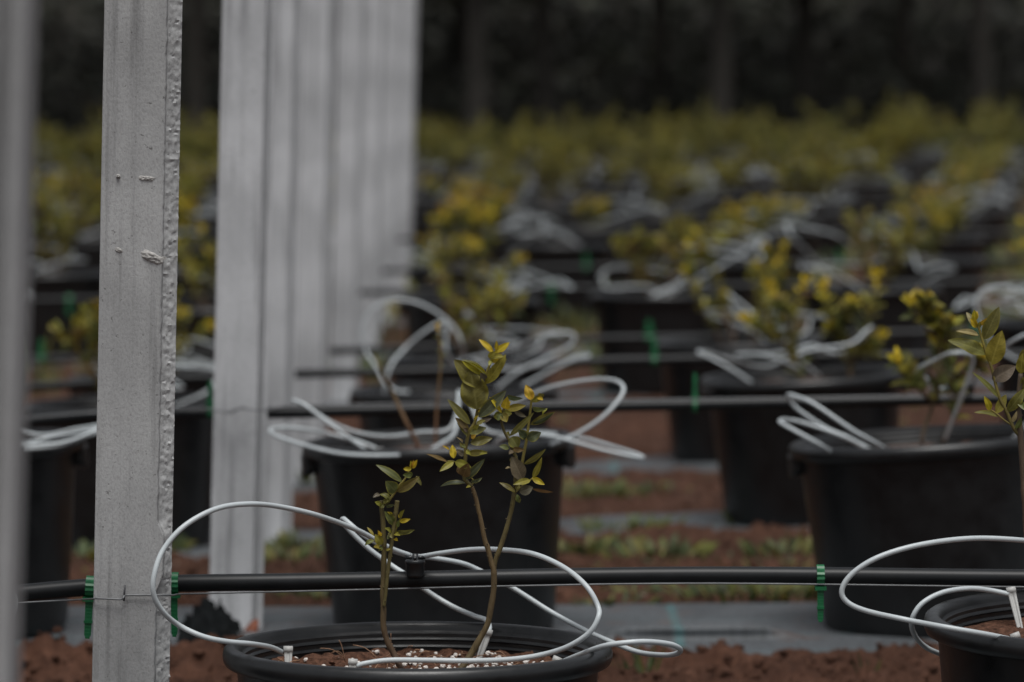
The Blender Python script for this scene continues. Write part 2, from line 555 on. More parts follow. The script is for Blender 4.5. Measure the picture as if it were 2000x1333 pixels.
# ------------------------------------------------------------------ pots
PR = .21
def pot_body(n=64, ridges=True):
    prof = [(0, .004), (.160, .004), (.166, 0), (.169, .004), (.172, .02), (.1945, .268), (.196, .276)]
    mb = MB(); mb.lathe(prof, n)
    inner = [(.191, .287), (.1895, .284)]
    z = .2835
    for k in range(7 if ridges else 0):
        r = .1885 - k * .0008
        inner += [(r, z), (r, z - .0036), (r - .0024, z - .0058), (r - .0026, z - .0066), (r - .0004, z - .0080)]
        z -= .0082
    inner += [(.18, .2), (.178, .19)]
    mb.lathe(list(reversed(inner)), n)
    return mb
def pot_rim(n=64):
    prof = [(.1955, .274), (.203, .2735), (.2075, .276), (.2098, .281), (.2100, .287), (.2085, .2925), (.2045, .2955), (.199, .2962), (.1945, .2945), (.192, .2905), (.191, .286)]
    mb = MB(); mb.lathe(prof, n)
    return mb
def pot_handle(side):
    mb = MB(); nseg = 10
    rings = []
    for k in range(nseg + 1):
        a = (k / nseg - .5) * .52 + (0 if side > 0 else math.pi)
        e = abs(k / nseg - .5) * 2
        zb = .243 + (.012 * e ** 6)
        ro = .2125 - .004 * e ** 4
        sec = [(.1945, zb + .003), (ro - .003, zb), (ro, zb + .003), (ro, .277), (ro - .004, .281), (.198, .281)]
        rings.append([mb.vert((r * math.cos(a), r * math.sin(a), z)) for r, z in sec])
    m_ = len(rings[0])
    for k in range(nseg):
        for c in range(m_):
            c2 = (c + 1) % m_
            mb.face((rings[k][c], rings[k + 1][c], rings[k + 1][c2], rings[k][c2]))
    mb.face(rings[0]); mb.face(list(reversed(rings[-1])))
    return mb
def soil_disc(seed, nr=26, na=80, zt=.262):
    mb = MB()
    cidx = mb.vert((0, 0, zt))
    prev = None
    for j in range(1, nr + 1):
        r = .1862 * j / nr
        ring = []
        for k in range(na):
            a = 2 * math.pi * k / na
            x, y = r * math.cos(a), r * math.sin(a)
            h = .007 * noise.noise(Vector((x * 30, y * 30, seed))) + .006 * noise.noise(Vector((x * 85, y * 85, seed))) + .003 * noise.noise(Vector((x * 200, y * 200, seed)))
            h += .006 * (r / .1862) ** 4
            ring.append(mb.vert((x, y, zt + h)))
        for k in range(na):
            k2 = (k + 1) % na
            if prev is None: mb.face((cidx, ring[k], ring[k2]))
            else: mb.face((prev[k], ring[k], ring[k2], prev[k2]))
        prev = ring
    return mb
def lump(mb, c, r, rr, sq=.8, mi=0, n=5):
    """small irregular pebble"""
    ph = rr.random() * 100
    rings = []
    for j in range(n + 1):
        t = math.pi * j / n
        if j in (0, n):
            rings.append([mb.vert(c + Vector((0, 0, r * sq * math.cos(t))))]); continue
        ring = []
        for k in range(7):
            a = 2 * math.pi * k / 7
            d = Vector((math.sin(t) * math.cos(a), math.sin(t) * math.sin(a), math.cos(t) * sq))
            ring.append(mb.vert(c + d * r * (1 + .45 * noise.noise(d * 1.7 + Vector((ph, ph, 0))))))
        rings.append(ring)
    for A, B in zip(rings, rings[1:]):
        for k in range(7):
            k2 = (k + 1) % 7
            if len(A) == 1: mb.face((A[0], B[k], B[k2]), mi)
            elif len(B) == 1: mb.face((A[k], B[0], A[k2]), mi)
            else: mb.face((A[k], B[k], B[k2], A[k2]), mi)

ME_BODY = pot_body().mesh("pot_body", M_POT)
ME_RIM = pot_rim().mesh("rim", M_POT)
ME_H1, ME_H2 = pot_handle(1).mesh("handle", M_POT), pot_handle(-1).mesh("handle", M_POT)
ME_SOIL = soil_disc(3.3, 12, 40).mesh("potting_mix", M_MIX)
farpot = MB()
for src in (pot_body(32, False), pot_rim(32), pot_handle(1), pot_handle(-1)):
    off = len(farpot.v)
    farpot.v += src.v; farpot.c += src.c; farpot.f += [tuple(k + off for k in f) for f in src.f]; farpot.m += src.m
src = soil_disc(1.1, 5, 24); off = len(farpot.v)
farpot.v += src.v; farpot.c += src.c; farpot.f += [tuple(k + off for k in f) for f in src.f]; farpot.m += [1] * len(src.f)
ME_FARPOT = farpot.mesh("plant_pot", [M_POT, M_MIX])
try:
    for me in (ME_BODY, ME_H1, ME_H2, ME_FARPOT): me.set_sharp_from_angle(angle=R(40))
except Exception: pass

def make_front_extras(pot):
    """detailed substrate of the pot in focus"""
    rr = random.Random(11)
    s = soil_disc(7.7, 60, 190, .2600).build("potting_mix", M_MIX, pot)
    pb = MB()
    for k in range(500):
        a = rr.random() * 2 * math.pi
        if rr.random() < .66:
            x, y = rr.gauss(-.05, .075), rr.gauss(-.06, .06)
        else:
            q = .178 * math.sqrt(rr.random()); x, y = q * math.cos(a), q * math.sin(a)
        if x * x + y * y > .178 ** 2: continue
        r = rr.choice([.0014, .002, .0026, .003, .0036])
        lump(pb, Vector((x, y, .2630 + rr.uniform(-.001, .0045))), r, rr, .85)
    o = pb.build("perlite", M_PERLITE, s, smooth=False); o["kind"] = "stuff"
    cb = MB()
    for k in range(170):
        a = rr.random() * 2 * math.pi; q = .18 * math.sqrt(rr.random())
        lump(cb, Vector((q * math.cos(a), q * math.sin(a), .261 + rr.uniform(-.002, .003))), rr.choice([.002, .003, .004, .006]), rr, .6)
    o = cb.build("earth_crumbs", M_MIX, s, smooth=False); o["kind"] = "stuff"
    fb = MB()
    for k in range(60):
        a = rr.random() * 2 * math.pi; q = .17 * math.sqrt(rr.random())
        p = Vector((q * math.cos(a), q * math.sin(a), .264))
        d = Vector((rr.uniform(-1, 1), rr.uniform(-1, 1), rr.uniform(.0, .5))).normalized() * rr.uniform(.012, .035)
        fb.tube(smooth_path([p, p + d * .5 + Vector((0, 0, .004)), p + d], 3), .0005, 4)
    for (q0, q1, q2) in (((889, 1284), (882, 1262), (877, 1238)), ((662, 1298), (656, 1285), (655, 1268)), ((950, 1290), (960, 1280), (956, 1268))):
        base = pot.location
        pts = [P(*q, 4.6) - base for q in (q0, q1, q2)]
        fb.tube(smooth_path(pts, 4), .0005, 4)
    o = fb.build("root_fibres", M_FIBRE, s); o["kind"] = "stuff"

POTX = {(3, 2): 1.36, (3, 1): .603, (3, 0): -.113, (3, -1): -.775, (4, 1): .57, (4, 0): -.1, (5, 0): -.125, (5, 1): .44, (5, 2): 1.06,
        (1, 0): -.1015, (1, 1): .654, (2, 0): -.104, (2, 1): .657, (2, -1): -.86, (1, -1): -.87}
TILT = {(1, 0): 0, (1, 1): -2.0, (2, 0): -2.1, (2, 1): -3.8, (3, 1): -3.0, (3, 0): -1.0, (2, -1): -2.0}
POTLAB = {(1, 0): "sharp black pot in the foreground filled with earth and white perlite", (1, 1): "black pot cut off by the bottom right corner, grey stake inside its rim",
          (1, -1): "black front row pot mostly hidden behind the leftmost post", (2, 0): "large black pot directly behind the sharp foreground plant",
          (2, 1): "large black pot at the right edge with pale tubes leaning over its rim", (2, -1): "tall dark pot between the leftmost post and the sharp post",
          (3, 1): "black pot whose slanted rim carries the three-stemmed yellow tipped plant", (3, 0): "dark pot in the third row, half hidden by the large pot behind the foreground plant",
          (3, 2): "dark third row pot at the right edge under the pale tube arch",
          (3, -1): "dark pot in the third row seen between the sharp post and the pale one"}
COLW = {-3: "third", -2: "second", -1: "first", 0: "first", 1: "second", 2: "third", 3: "fourth", 4: "fifth"}
def where(i, k):
    if i <= 7:
        side = "right" if k >= 0 else "left"
        return f"{ORD[i]} row, {COLW.get(k, 'last')} {side} of the posts"
    return None
rng = random.Random(42)
POTS = {}
for i in range(1, NROW + 1):
    Y = rowy(i)
    for k in range(-9, 10):
        if (i, k) in POTX: X = POTX[(i, k)]
        elif i <= 2: continue
        else: X = -.103 + .757 * k + rng.uniform(-.05, .05) + (.30 * math.sin(i * 2.1) if i > 5 else 0)
        if abs(X) > .122 * Y + .2 and (i, k) not in ((1, -1), (3, 2)): continue
        if i <= 8 and -.66 < X < -.3 and (i, k) not in POTX: X = -.74 if k < 0 else -.14
        tilt = TILT.get((i, k), rng.uniform(-2, .5))
        yaw = rng.uniform(-.25, .25) if (i, k) != (1, 0) else 1.57
        if (i, k) == (1, 1): yaw = 1.5
        yj = Y + (rng.uniform(-.05, .05) if i > 5 else 0)
        loc = Vector((X, yj, gz(X, yj) + (.008 if i > 1 else -.001)))
        lab = POTLAB.get((i, k)) or (f"black plastic pot in the {where(i, k)}" if where(i, k) else
              ("black pot far back in the blurred field right of the posts" if X > -.2 else "black pot far back in the blurred field left of the posts"))
        grp = "black pots standing in rows"
        rot = (0, R(tilt), yaw)
        if i <= 5:
            t = thing("plant_pot", lab, "pot", loc, rot, grp)
            link("body", ME_BODY, t); link("rim", ME_RIM, t)
            link("handle", ME_H1, t); link("handle", ME_H2, t)
            if (i, k) == (1, 0): make_front_extras(t)
            else: link("potting_mix", ME_SOIL, t)
        else:
            t = link("plant_pot", ME_FARPOT, None, loc); t.rotation_euler = rot
            tag(t, lab, "pot", grp)
        POTS[(i, k)] = t

# ------------------------------------------------------------------ pipes, wires, clips
PIPES = {1: ([(-400, 1195), (-150, 1178), (30, 1160), (180, 1147), (345, 1140), (560, 1137), (800, 1133), (1100, 1127), (1350, 1124), (1600, 1125), (1850, 1128), (2050, 1130), (2300, 1133), (2600, 1130)], 4.74),
         2: ([(-300, 850), (40, 824), (190, 810), (350, 806), (545, 807), (700, 803), (1000, 797), (1350, 791), (1800, 782), (2300, 775)], 6.76),
         3: ([(-200, 770), (200, 748), (586, 731), (900, 724), (1150, 707), (1280, 703), (1650, 697), (2300, 688)], 8.77),
         4: ([(-100, 705), (300, 695), (640, 686), (900, 676), (1150, 663), (1300, 660), (1700, 652), (2200, 645)], 10.78),
         5: ([(-50, 590), (300, 582), (670, 573), (1000, 566), (1300, 561), (1700, 555), (2150, 548)], 12.79),
         6: ([(-50, 545), (400, 537), (700, 531), (1000, 525), (1500, 515), (2100, 505)], 14.8)}
PIPEPTS = {}
for i in range(1, NROW + 1):
    Y = rowy(i) + .18
    if i in PIPES: pts = [P(x, y, PIPES[i][1]) for x, y in PIPES[i][0]]
    else:
        h = .125 * Y + .6
        pts = [Vector((x, Y, gz(x, Y) + .325 + .015 * math.sin(x * 2.1 + i))) for x in [-h + 2 * h * k / 8 for k in range(9)]]
    c = smooth_path(pts, 10)
    PIPEPTS[i] = c
    mb = MB(); mb.tube([p - c[0] for p in c], .0098 if i == 1 else .0092, 14 if i < 4 else 8)
    o = mb.build("irrigation_pipe", M_PIPE, loc=c[0])
    lab = ("black irrigation pipe crossing behind the sharp foreground plant" if i == 1 else
           f"black irrigation pipe strung along the {ORD[i]} row from the camera" if i <= 7 else "black irrigation pipe along a blurred row far back in the field")
    tag(o, lab, "pipe", "irrigation pipes strung along the rows")
def pipe_at(i, x):
    c = PIPEPTS[i]
    for a, b in zip(c, c[1:]):
        if a.x <= x <= b.x:
            return a + (b - a) * ((x - a.x) / max(b.x - a.x, 1e-9))
    return c[0] if x < c[0].x else c[-1]
def wire(pts, label, r=.0009):
    c = smooth_path(pts, 8)
    mb = MB(); mb.tube([p - c[0] for p in c], r, 6)
    o = mb.build("support_wire", M_WIRE, loc=c[0])
    tag(o, label, "wire", "galvanised support wires")
wire([P(-300, 1200, 4.72), P(20, 1179, 4.72), P(150, 1172, 4.70), P(181, 1170, 4.56), P(186, 1169, 4.5435), P(215, 1170, 4.5435), P(236, 1171, 4.5435), P(241, 1168, 4.543), P(243, 1164, 4.545), P(250, 1163, 4.547), P(290, 1163, 4.549), P(322, 1163, 4.551), P(338, 1163, 4.575),
      P(352, 1161, 4.68), P(420, 1159, 4.73), P(700, 1152.5, 4.728), P(1000, 1145, 4.728), P(1400, 1140, 4.73), P(2000, 1147, 4.73), P(2500, 1150, 4.73)],
     "thin wire hooked on a nail across the sharp post", .0010)
wire([P(-200, 835, 6.74), P(190, 806, 6.72), P(380, 798, 6.70), P(410, 800, 6.57), P(425, 803, 6.545), P(445, 804, 6.54), P(465, 799, 6.535), P(480, 799, 6.54), P(505, 802, 6.545), P(522, 802, 6.56), P(545, 796, 6.66), P(620, 792, 6.73), P(900, 787, 6.74), P(1300, 781, 6.74), P(1700, 775, 6.74), P(2200, 768, 6.74)],
     "wire twisted round the second pale post above its pipe", .0012)
wire([P(440, 806, 6.540), P(452, 808, 6.536), P(470, 797, 6.532), P(478, 796, 6.536)], "short twisted wire end on the second pale post", .0010)

def clip(px, py, D, tail, up, label, w=.0105, ridge=True, rot=0.0):
    c = P(px, py, D)
    t = thing("strap_clip", label, "strap", c, (0, rot, 0), "green plastic straps on the pipes")
    mb = MB(); R_ = .0112
    n = 28; rings = []
    for k in range(n):
        a = 2 * math.pi * k / n
        ro = R_ + (.0014 if (k % 2 and ridge) else .0004)
        rings.append([mb.vert((x, r * math.cos(a), r * math.sin(a))) for x, r in ((-w / 2, R_ - .001), (-w / 2, ro), (w / 2, ro), (w / 2, R_ - .001))])
    for k in range(n):
        k2 = (k + 1) % n
        for q in range(4):
            q2 = (q + 1) % 4
            mb.face((rings[k][q], rings[k2][q], rings[k2][q2], rings[k][q2]))
    mb.box((0, -.004, -R_ - .002 if not up else R_ + .002), (w * 1.5, .012, .0045))
    mb.build("band", M_CLIP, t, smooth=False)
    mb = MB(); s = -1 if not up else 1
    prev = None; m_ = 22
    for k in range(m_ + 1):
        tt = k / m_
        z = s * (R_ + .004 + tail * tt)
        ww = w * (.86 - .12 * tt) * (1 if tt < .93 else .7)
        th = .0016 + (.0003 if k % 2 else 0)
        y0 = -.006
        cur = [mb.vert((x, y, z)) for x, y in ((-ww / 2, y0 - th / 2), (ww / 2, y0 - th / 2), (ww / 2, y0 + th / 2), (-ww / 2, y0 + th / 2))]
        if prev:
            for q in range(4):
                q2 = (q + 1) % 4
                mb.face((prev[q], prev[q2], cur[q2], cur[q]))
        else: mb.face(cur)
        prev = cur
    mb.face(prev)
    mb.box((0, -.0062, s * (R_ + .004 + tail * .55)), (w * .95, .004, .003))
    mb.build("tail", M_CLIP, t, smooth=False)
    return t
clip(1602, 1125, 4.74, .036, False, "bright green strap hanging from the front pipe, right of the foreground plant", .0085)
clip(177, 1147, 4.74, .042, False, "green strap on the front pipe just left of the sharp post", .0100, rot=.06)
clip(341, 1140, 4.74, .044, False, "green strap on the front pipe at the right edge of the sharp post", .0088)
clip(411, 803, 6.76, .034, True, "green strap standing up beside the second pale post", .0085)
clip(1357, 791, 6.76, .036, True, "thin bright green strap standing up on the second row pipe", .0075)
clip(1268, 660, 10.78, .03, True, "upper blurred green strap on the fourth row pipe", .018)
clip(1278, 703, 8.77, .03, True, "green strap on the third row pipe above a dark pot", .012)
for x, i in ((135, 5), (80, 4), (1077, 5), (1640, 6), (1145, 6), (1905, 4)):
    D = PIPES[i][1]; q = pipe_at(i, P(x, 500, D).x)
    t = clip(1000, 600, D, .034, i % 2 == 0, f"small blurred green strap on the {ORD[i]} row pipe {'left of the posts' if x < 700 else 'near the far right edge' if x > 1500 else 'right of the posts'}", .016)
    t.location = q

# ------------------------------------------------------------------ drip tubes
TR = .0029
def stake_mb(top, foot, w=.009):
    """flat ribbed dripper stake with a hooked head"""
    mb = MB()
    d = (foot - top); L = d.length; d.normalize()
    side = d.cross(Vector((0, 1, 0))); side = side.normalized() if side.length > .01 else Vector((1, 0, 0))
    fr = side.cross(d).normalized()
    prev = None
    for k in range(9):
        t = k / 8
        p = top + d * L * t
        ww = w * (1 - .35 * t); th = .0035
        cur = [mb.vert(p + side * sx * ww / 2 + fr * sy * th / 2) for sx, sy in ((-1, -1), (-.35, -1), (-.3, -.4), (.3, -.4), (.35, -1), (1, -1), (1, 1), (-1, 1))]
        if prev:
            for q in range(8):
                q2 = (q + 1) % 8
                mb.face((prev[q], prev[q2], cur[q2], cur[q]))
        else: mb.face(cur)
        prev = cur
    mb.face(prev)
    mb.tube([top - d * .003 - side * .005, top - d * .003 + side * .005], .0038, 10)
    return mb
def manifold_mb():
    mb = MB()
    mb.lathe([(0, .004), (.0092, .004), (.0098, .0065), (.0104, .0185), (.0112, .019), (.0112, .022), (.0105, .0232), (.004, .0236), (.0036, .0295), (0, .0298)], 28)
    for a in (0, math.pi / 2, math.pi, -math.pi / 2):
        d = Vector((math.cos(a), math.sin(a), 0)); p = Vector((0, 0, .0258))
        mb.tube([p, p + d * .011], .0021, 8)
    return mb
ME_MANI = manifold_mb().mesh("manifold", M_CAP)
def drip(mani, tubes, label, stakes):
    t = thing("drip_set", label, "drip tubes", mani, (0, 0, 0), "drip tube sets feeding the pots")
    link("manifold", ME_MANI, t)
    for pts, st in zip(tubes, stakes):
        c = smooth_path([p - mani for p in pts], 9)
        mb = MB(); mb.tube(c, TR, 10)
        o = mb.build("tube", M_TUBE, t)
        if st:
            stake_mb(st[0] - mani, st[1] - mani).build("stake", M_STAKE, o)
    return t
def Q(*l):
    return [P(*q) for q in l]
m0 = P(811, 1134, 4.726)
drip(m0, [
    Q((800, 1085, 4.735), (760, 1070, 4.71), (700, 1037, 4.67), (620, 1007, 4.6), (540, 989, 4.55), (480, 985, 4.5), (420, 995, 4.47), (360, 1028, 4.45), (320, 1073, 4.44), (302, 1120, 4.43), (300, 1160, 4.43), (318, 1195, 4.44), (350, 1222, 4.46), (395, 1243, 4.46), (440, 1253, 4.47), (490, 1258, 4.5), (530, 1265, 4.58), (556, 1277, 4.62)),
    Q((822, 1088, 4.735), (862, 1081, 4.70), (920, 1074, 4.66), (975, 1074, 4.62), (1040, 1082, 4.58), (1100, 1108, 4.55), (1145, 1145, 4.52), (1168, 1185, 4.51), (1168, 1208, 4.5), (1150, 1237, 4.5), (1110, 1263, 4.51), (1060, 1279, 4.53), (1000, 1288, 4.54), (920, 1291, 4.55), (830, 1290, 4.555), (760, 1290, 4.56), (715, 1296, 4.56), (697, 1301, 4.56)),
    Q((812, 1087, 4.75), (850, 1091, 4.765), (900, 1100, 4.78), (935, 1114, 4.79), (1000, 1148, 4.79), (1075, 1195, 4.78), (1140, 1230, 4.76), (1200, 1257, 4.74), (1250, 1275, 4.7), (1300, 1280, 4.62), (1324, 1276, 4.56), (1328, 1268, 4.52), (1310, 1259, 4.5), (1270, 1254, 4.48), (1230, 1255, 4.47), (1180, 1262, 4.48), (1130, 1280, 4.53), (1097, 1294, 4.58)),
    Q((809, 1088, 4.75), (770, 1077, 4.755), (725, 1055, 4.76), (700, 1038, 4.765), (680, 1021, 4.77), (671, 1014, 4.78), (669, 1020, 4.79), (685, 1039, 4.79), (720, 1072, 4.79), (765, 1105, 4.79), (800, 1128, 4.78), (830, 1152, 4.78), (880, 1183, 4.77), (925, 1203, 4.757), (948, 1211, 4.752), (956, 1225, 4.735), (952, 1243, 4.72))],
    "pale drip tubes looping widely around the sharp foreground plant",
    [(P(563, 1274, 4.61), P(563, 1322, 4.60)), (P(689, 1299, 4.56), P(686, 1345, 4.55)), (P(1086, 1294, 4.60), P(1072, 1330, 4.59)), (P(951, 1240, 4.72), P(933, 1295, 4.715))])
m1 = P(2190, 1134, 4.74)
drip(m1, [
    Q((2184, 1086, 4.73), (2100, 1068, 4.62), (2000, 1056, 4.5), (1900, 1052, 4.46), (1800, 1064, 4.43), (1720, 1087, 4.42), (1668, 1118, 4.42), (1645, 1150, 4.42), (1652, 1174, 4.42), (1690, 1193, 4.42), (1770, 1211, 4.43), (1850, 1226, 4.40), (1930, 1240, 4.41), (1982, 1251, 4.46)),
    Q((2190, 1088, 4.75), (2150, 1150, 4.84), (2050, 1260, 4.86), (1950, 1290, 4.84), (1880, 1290, 4.78), (1835, 1277, 4.72), (1805, 1262, 4.7), (1786, 1240, 4.68), (1781, 1212, 4.66), (1800, 1180, 4.66), (1840, 1158, 4.67), (1890, 1150, 4.68), (1930, 1153, 4.69), (1970, 1161, 4.69))],
    "pale drip tubes curling over the bottom right corner pot",
    [(P(1985, 1248, 4.5), P(2000, 1290, 4.5)), (P(1976, 1158, 4.69), P(1996, 1243, 4.66))])
ml = P(-500, 1165, 4.74)
drip(ml, [Q((-500, 1140, 4.74), (-250, 1100, 4.6), (-80, 1110, 4.48), (0, 1138, 4.47), (25, 1160, 4.47), (30, 1182, 4.47), (20, 1207, 4.47), (-10, 1228, 4.48), (-120, 1255, 4.5), (-250, 1262, 4.55))],
     "short arc of pale tube poking out beside the leftmost post", [None])
m2 = P(905, 799, 6.76)
def Rr(*l, D=6.58):
    return [P(q[0], q[1], q[2] if len(q) > 2 else D) for q in l]
drip(m2, [
    Rr((900, 764, 6.75), (880, 836, 6.72), (820, 845, 6.7), (760, 853, 6.65), (700, 846, 6.62), (652, 828, 6.6), (600, 797, 6.56), (576, 784, 6.53), (572, 783, 6.5), (580, 785, 6.48), (600, 795, 6.47), (660, 840, 6.46), (724, 886, 6.46), (740, 896, 6.5)),
    Rr((896, 764, 6.75), (890, 840, 6.6), (860, 868, 6.5), (820, 885, 6.42), (760, 890, 6.37), (680, 888, 6.37), (620, 877, 6.4), (552, 857, 6.45), (532, 847, 6.5), (528, 841, 6.52), (536, 837, 6.55), (580, 837, 6.58), (660, 852, 6.6), (724, 872, 6.6), (741, 884, 6.6)),
    Rr((910, 764, 6.75), (960, 806, 6.7), (1000, 788, 6.66), (1080, 756, 6.6), (1160, 742, 6.55), (1204, 745, 6.5), (1218, 762, 6.47), (1200, 792, 6.45), (1160, 828, 6.44), (1100, 860, 6.45), (1020, 888, 6.5)),
    Rr((912, 766, 6.75), (952, 842, 6.7), (1060, 846, 6.66), (1140, 857, 6.58), (1220, 880, 6.5), (1252, 891, 6.45), (1248, 894, 6.42), (1180, 880, 6.42), (1080, 853, 6.45), (1010, 850, 6.5), (972, 862, 6.55), (962, 886, 6.58))],
    "pale tubes sprawling over the large pot behind the foreground plant",
    [None, (P(742, 884, 6.6), P(742, 925, 6.6)), None, (P(961, 884, 6.58), P(961, 925, 6.58))])
m3 = P(1890, 780, 6.76)
drip(m3, [
    Rr((1740, 885, 6.50), (1714, 868, 6.43), (1663, 839, 6.41), (1589, 789, 6.43), (1552, 774, 6.46), (1539, 772, 6.49), (1541, 780, 6.52), (1557, 799, 6.53), (1612, 836, 6.53), (1651, 853, 6.53), (1700, 878, 6.55)),
    Rr((1625, 885, 6.45), (1600, 868, 6.42), (1560, 846, 6.42), (1528, 828, 6.44), (1523, 823, 6.47), (1532, 820, 6.49), (1560, 824, 6.5), (1605, 838, 6.5), (1651, 855, 6.5), (1690, 876, 6.52)),
    Rr((1884, 752, 6.76), (1850, 765, 6.72), (1800, 735, 6.68), (1782, 728, 6.64), (1790, 722, 6.6), (1830, 702, 6.55), (1862, 690, 6.5), (1900, 700, 6.52), (1880, 770, 6.55), (1845, 860, 6.6)),
    Rr((1894, 752, 6.75), (1930, 710, 6.6), (1990, 660, 6.5), (2080, 640, 6.5), (2130, 700, 6.5), (2030, 800, 6.55), (1960, 880, 6.6))],
    "pale tubes leaning left over the rim of the right edge pot",
    [None, None, None, None])
m4 = P(905, 724, 8.77)
def R3(*l): return Rr(*l, D=8.55)
drip(m4, [
    R3((903, 700, 8.76), (906, 690, 8.6), (902, 672), (889, 644), (859, 615), (820, 594), (781, 586), (754, 590), (724, 608), (708, 640), (709, 665), (718, 692), (739, 722, 8.5), (752, 748, 8.45), (775, 764, 8.42), (799, 766, 8.42)),
    R3((907, 700, 8.76), (890, 712, 8.6), (874, 692), (870, 665), (878, 643), (874, 632), (856, 632), (820, 655), (790, 682), (762, 718, 8.5), (750, 770, 8.5)),
    R3((912, 702, 8.76), (1000, 682, 8.65), (1051, 660), (1102, 650), (1122, 658), (1112, 676), (1071, 698), (1010, 728), (970, 760)),
    R3((914, 704, 8.76), (1000, 722, 8.7), (1090, 705, 8.6), (1140, 694, 8.5), (1150, 697, 8.45), (1122, 702, 8.42), (1084, 720, 8.42), (1020, 755, 8.42))],
    "tall pale tube arch rising behind the large pot of the foreground plant",
    [None] * 4)
m5 = P(1580, 697, 8.77)
drip(m5, [
    R3((1576, 674, 8.76), (1500, 715, 8.7), (1420, 700, 8.6), (1378, 688, 8.5), (1364, 689, 8.45), (1390, 700, 8.42), (1430, 722, 8.4), (1468, 748, 8.4)),
    R3((1584, 674, 8.76), (1640, 690, 8.7), (1680, 668, 8.6), (1702, 640, 8.5), (1690, 648, 8.45), (1660, 672, 8.42), (1580, 685, 8.42), (1560, 700, 8.42), (1600, 735, 8.5)),
    R3((1582, 676, 8.76), (1520, 690, 8.7), (1460, 692, 8.6), (1440, 694, 8.5), (1500, 695, 8.45), (1560, 720, 8.5)),],
    "pale tubes crossing the slanted rim of the pot with the three-stemmed plant", [None] * 3)
m6 = P(2330, 690, 8.77)
drip(m6, [R3((2326, 666, 8.76), (2240, 640, 8.7), (2120, 620, 8.6), (2050, 592), (2000, 572), (1963, 561), (1926, 565), (1906, 586), (1909, 612), (1925, 650), (1962, 690), (2040, 720), (2180, 735, 8.5), (2300, 755, 8.5)),
          R3((2334, 666, 8.76), (2200, 650, 8.7), (2100, 668, 8.6), (2040, 690), (2060, 712), (2180, 745, 8.5))],
     "pale tube arch at the right edge behind the large olive leaves", [None] * 2)
def rand_tubes(rr, n=4, wild=1.0):
    """tubes of one pot in the pot's frame: from the pipe behind the pot, out in a loop, back to the earth"""
    out = []
    for k in range(n):
        a0 = rr.uniform(0, 2 * math.pi)
        rad = rr.uniform(.12, .26); hgt = rr.uniform(.30, .36) + (rr.uniform(.04, .12) * wild if rr.random() < .22 else 0)
        c = Vector((rad * math.cos(a0) * 1.15, rad * math.sin(a0) * .6 - .03, hgt))
        e1 = rr.uniform(0, 2 * math.pi); q = rr.uniform(.05, .16)
        end = Vector((q * math.cos(e1), q * math.sin(e1) * .8, .27))
        st = Vector((rr.uniform(-.006, .006), .185, .352))
        mid1 = st.lerp(c, .45) + Vector((rr.uniform(-.06, .06), .02, rr.uniform(.0, .05)))
        sw = Vector((-math.sin(a0), math.cos(a0), rr.uniform(-.3, .3))) * rr.uniform(.03, .09)
        mid2 = c.lerp(end, .5) + Vector((rr.uniform(-.04, .04), -.03, rr.uniform(-.0, .035)))
        if mid2.xy.length < .22 and mid2.z < .305: mid2.z = .315
        out.append([st, mid1, c - sw, c + Vector((0, 0, .012)), c + sw, mid2, end])
    return out
ml2 = P(-90, 812, 6.76)
drip(ml2, [Rr((-92, 790, 6.75), (60, 848, 6.6), (150, 838, 6.55), (215, 828, 6.5), (212, 838, 6.45), (150, 858, 6.42), (110, 872, 6.42), (20, 880, 6.42), (-60, 890, 6.45)),
           Rr((-88, 790, 6.75), (20, 862, 6.5), (110, 852, 6.48), (170, 842, 6.46), (205, 832, 6.44), (190, 840, 6.4), (120, 866, 6.39), (20, 872, 6.4), (-60, 885, 6.45))],
     "pale tubes lying over the dark pot between the leftmost and the sharp post", [None] * 2)
done = {(3, 2), (2, -1), (1, 0), (1, 1), (1, -1), (2, 0), (2, 1), (3, 0), (3, 1)}
protos_near, protos_far = [], []
rr = random.Random(77)
for v in range(6):
    ts = rand_tubes(rr, 3)
    protos_near.append([MB() for _ in ts])
    far = MB()
    for q_, (mb, pts) in enumerate(zip(protos_near[-1], ts)):
        c = smooth_path(pts, 8)
        mb.tube(c, TR, 8)
        if q_ < 1 + (v % 2): far.tube(c, TR * .95, 5)
    protos_near[-1] = [mb.mesh("tube", M_TUBE) for mb in protos_near[-1]]
    protos_far.append(far.mesh("drip_set", M_TUBE))
for (i, k), pot in POTS.items():
    if (i, k) in done: continue
    X, Y = pot.location.x, pot.location.y
    v = rng.randrange(6); z = pot.location.z
    wh = where(i, k)
    lab = f"pale looping drip tubes over the pot in the {wh}" if wh else ("tangle of pale drip tubes far back in the blurred field right of the posts" if X > -.2 else "tangle of pale drip tubes far back in the blurred field left of the posts")
    sxy = (rng.choice((-1, 1)), 1, rng.uniform(.95, 1.15))
    if i <= 5:
        t = thing("drip_set", lab, "drip tubes", (X, Y, z), (0, 0, 0), "drip tube sets feeding the pots")
        t.scale = (sxy[0], 1, 1)
        for me in protos_near[v]: link("tube", me, t)
        mm = link("manifold", ME_MANI, t); mm.location = (0, .185, .325)
    else:
        t = link("drip_set", protos_far[v], None, (X, Y, z)); t.scale = sxy
        tag(t, lab, "drip tubes", "drip tube sets feeding the pots")

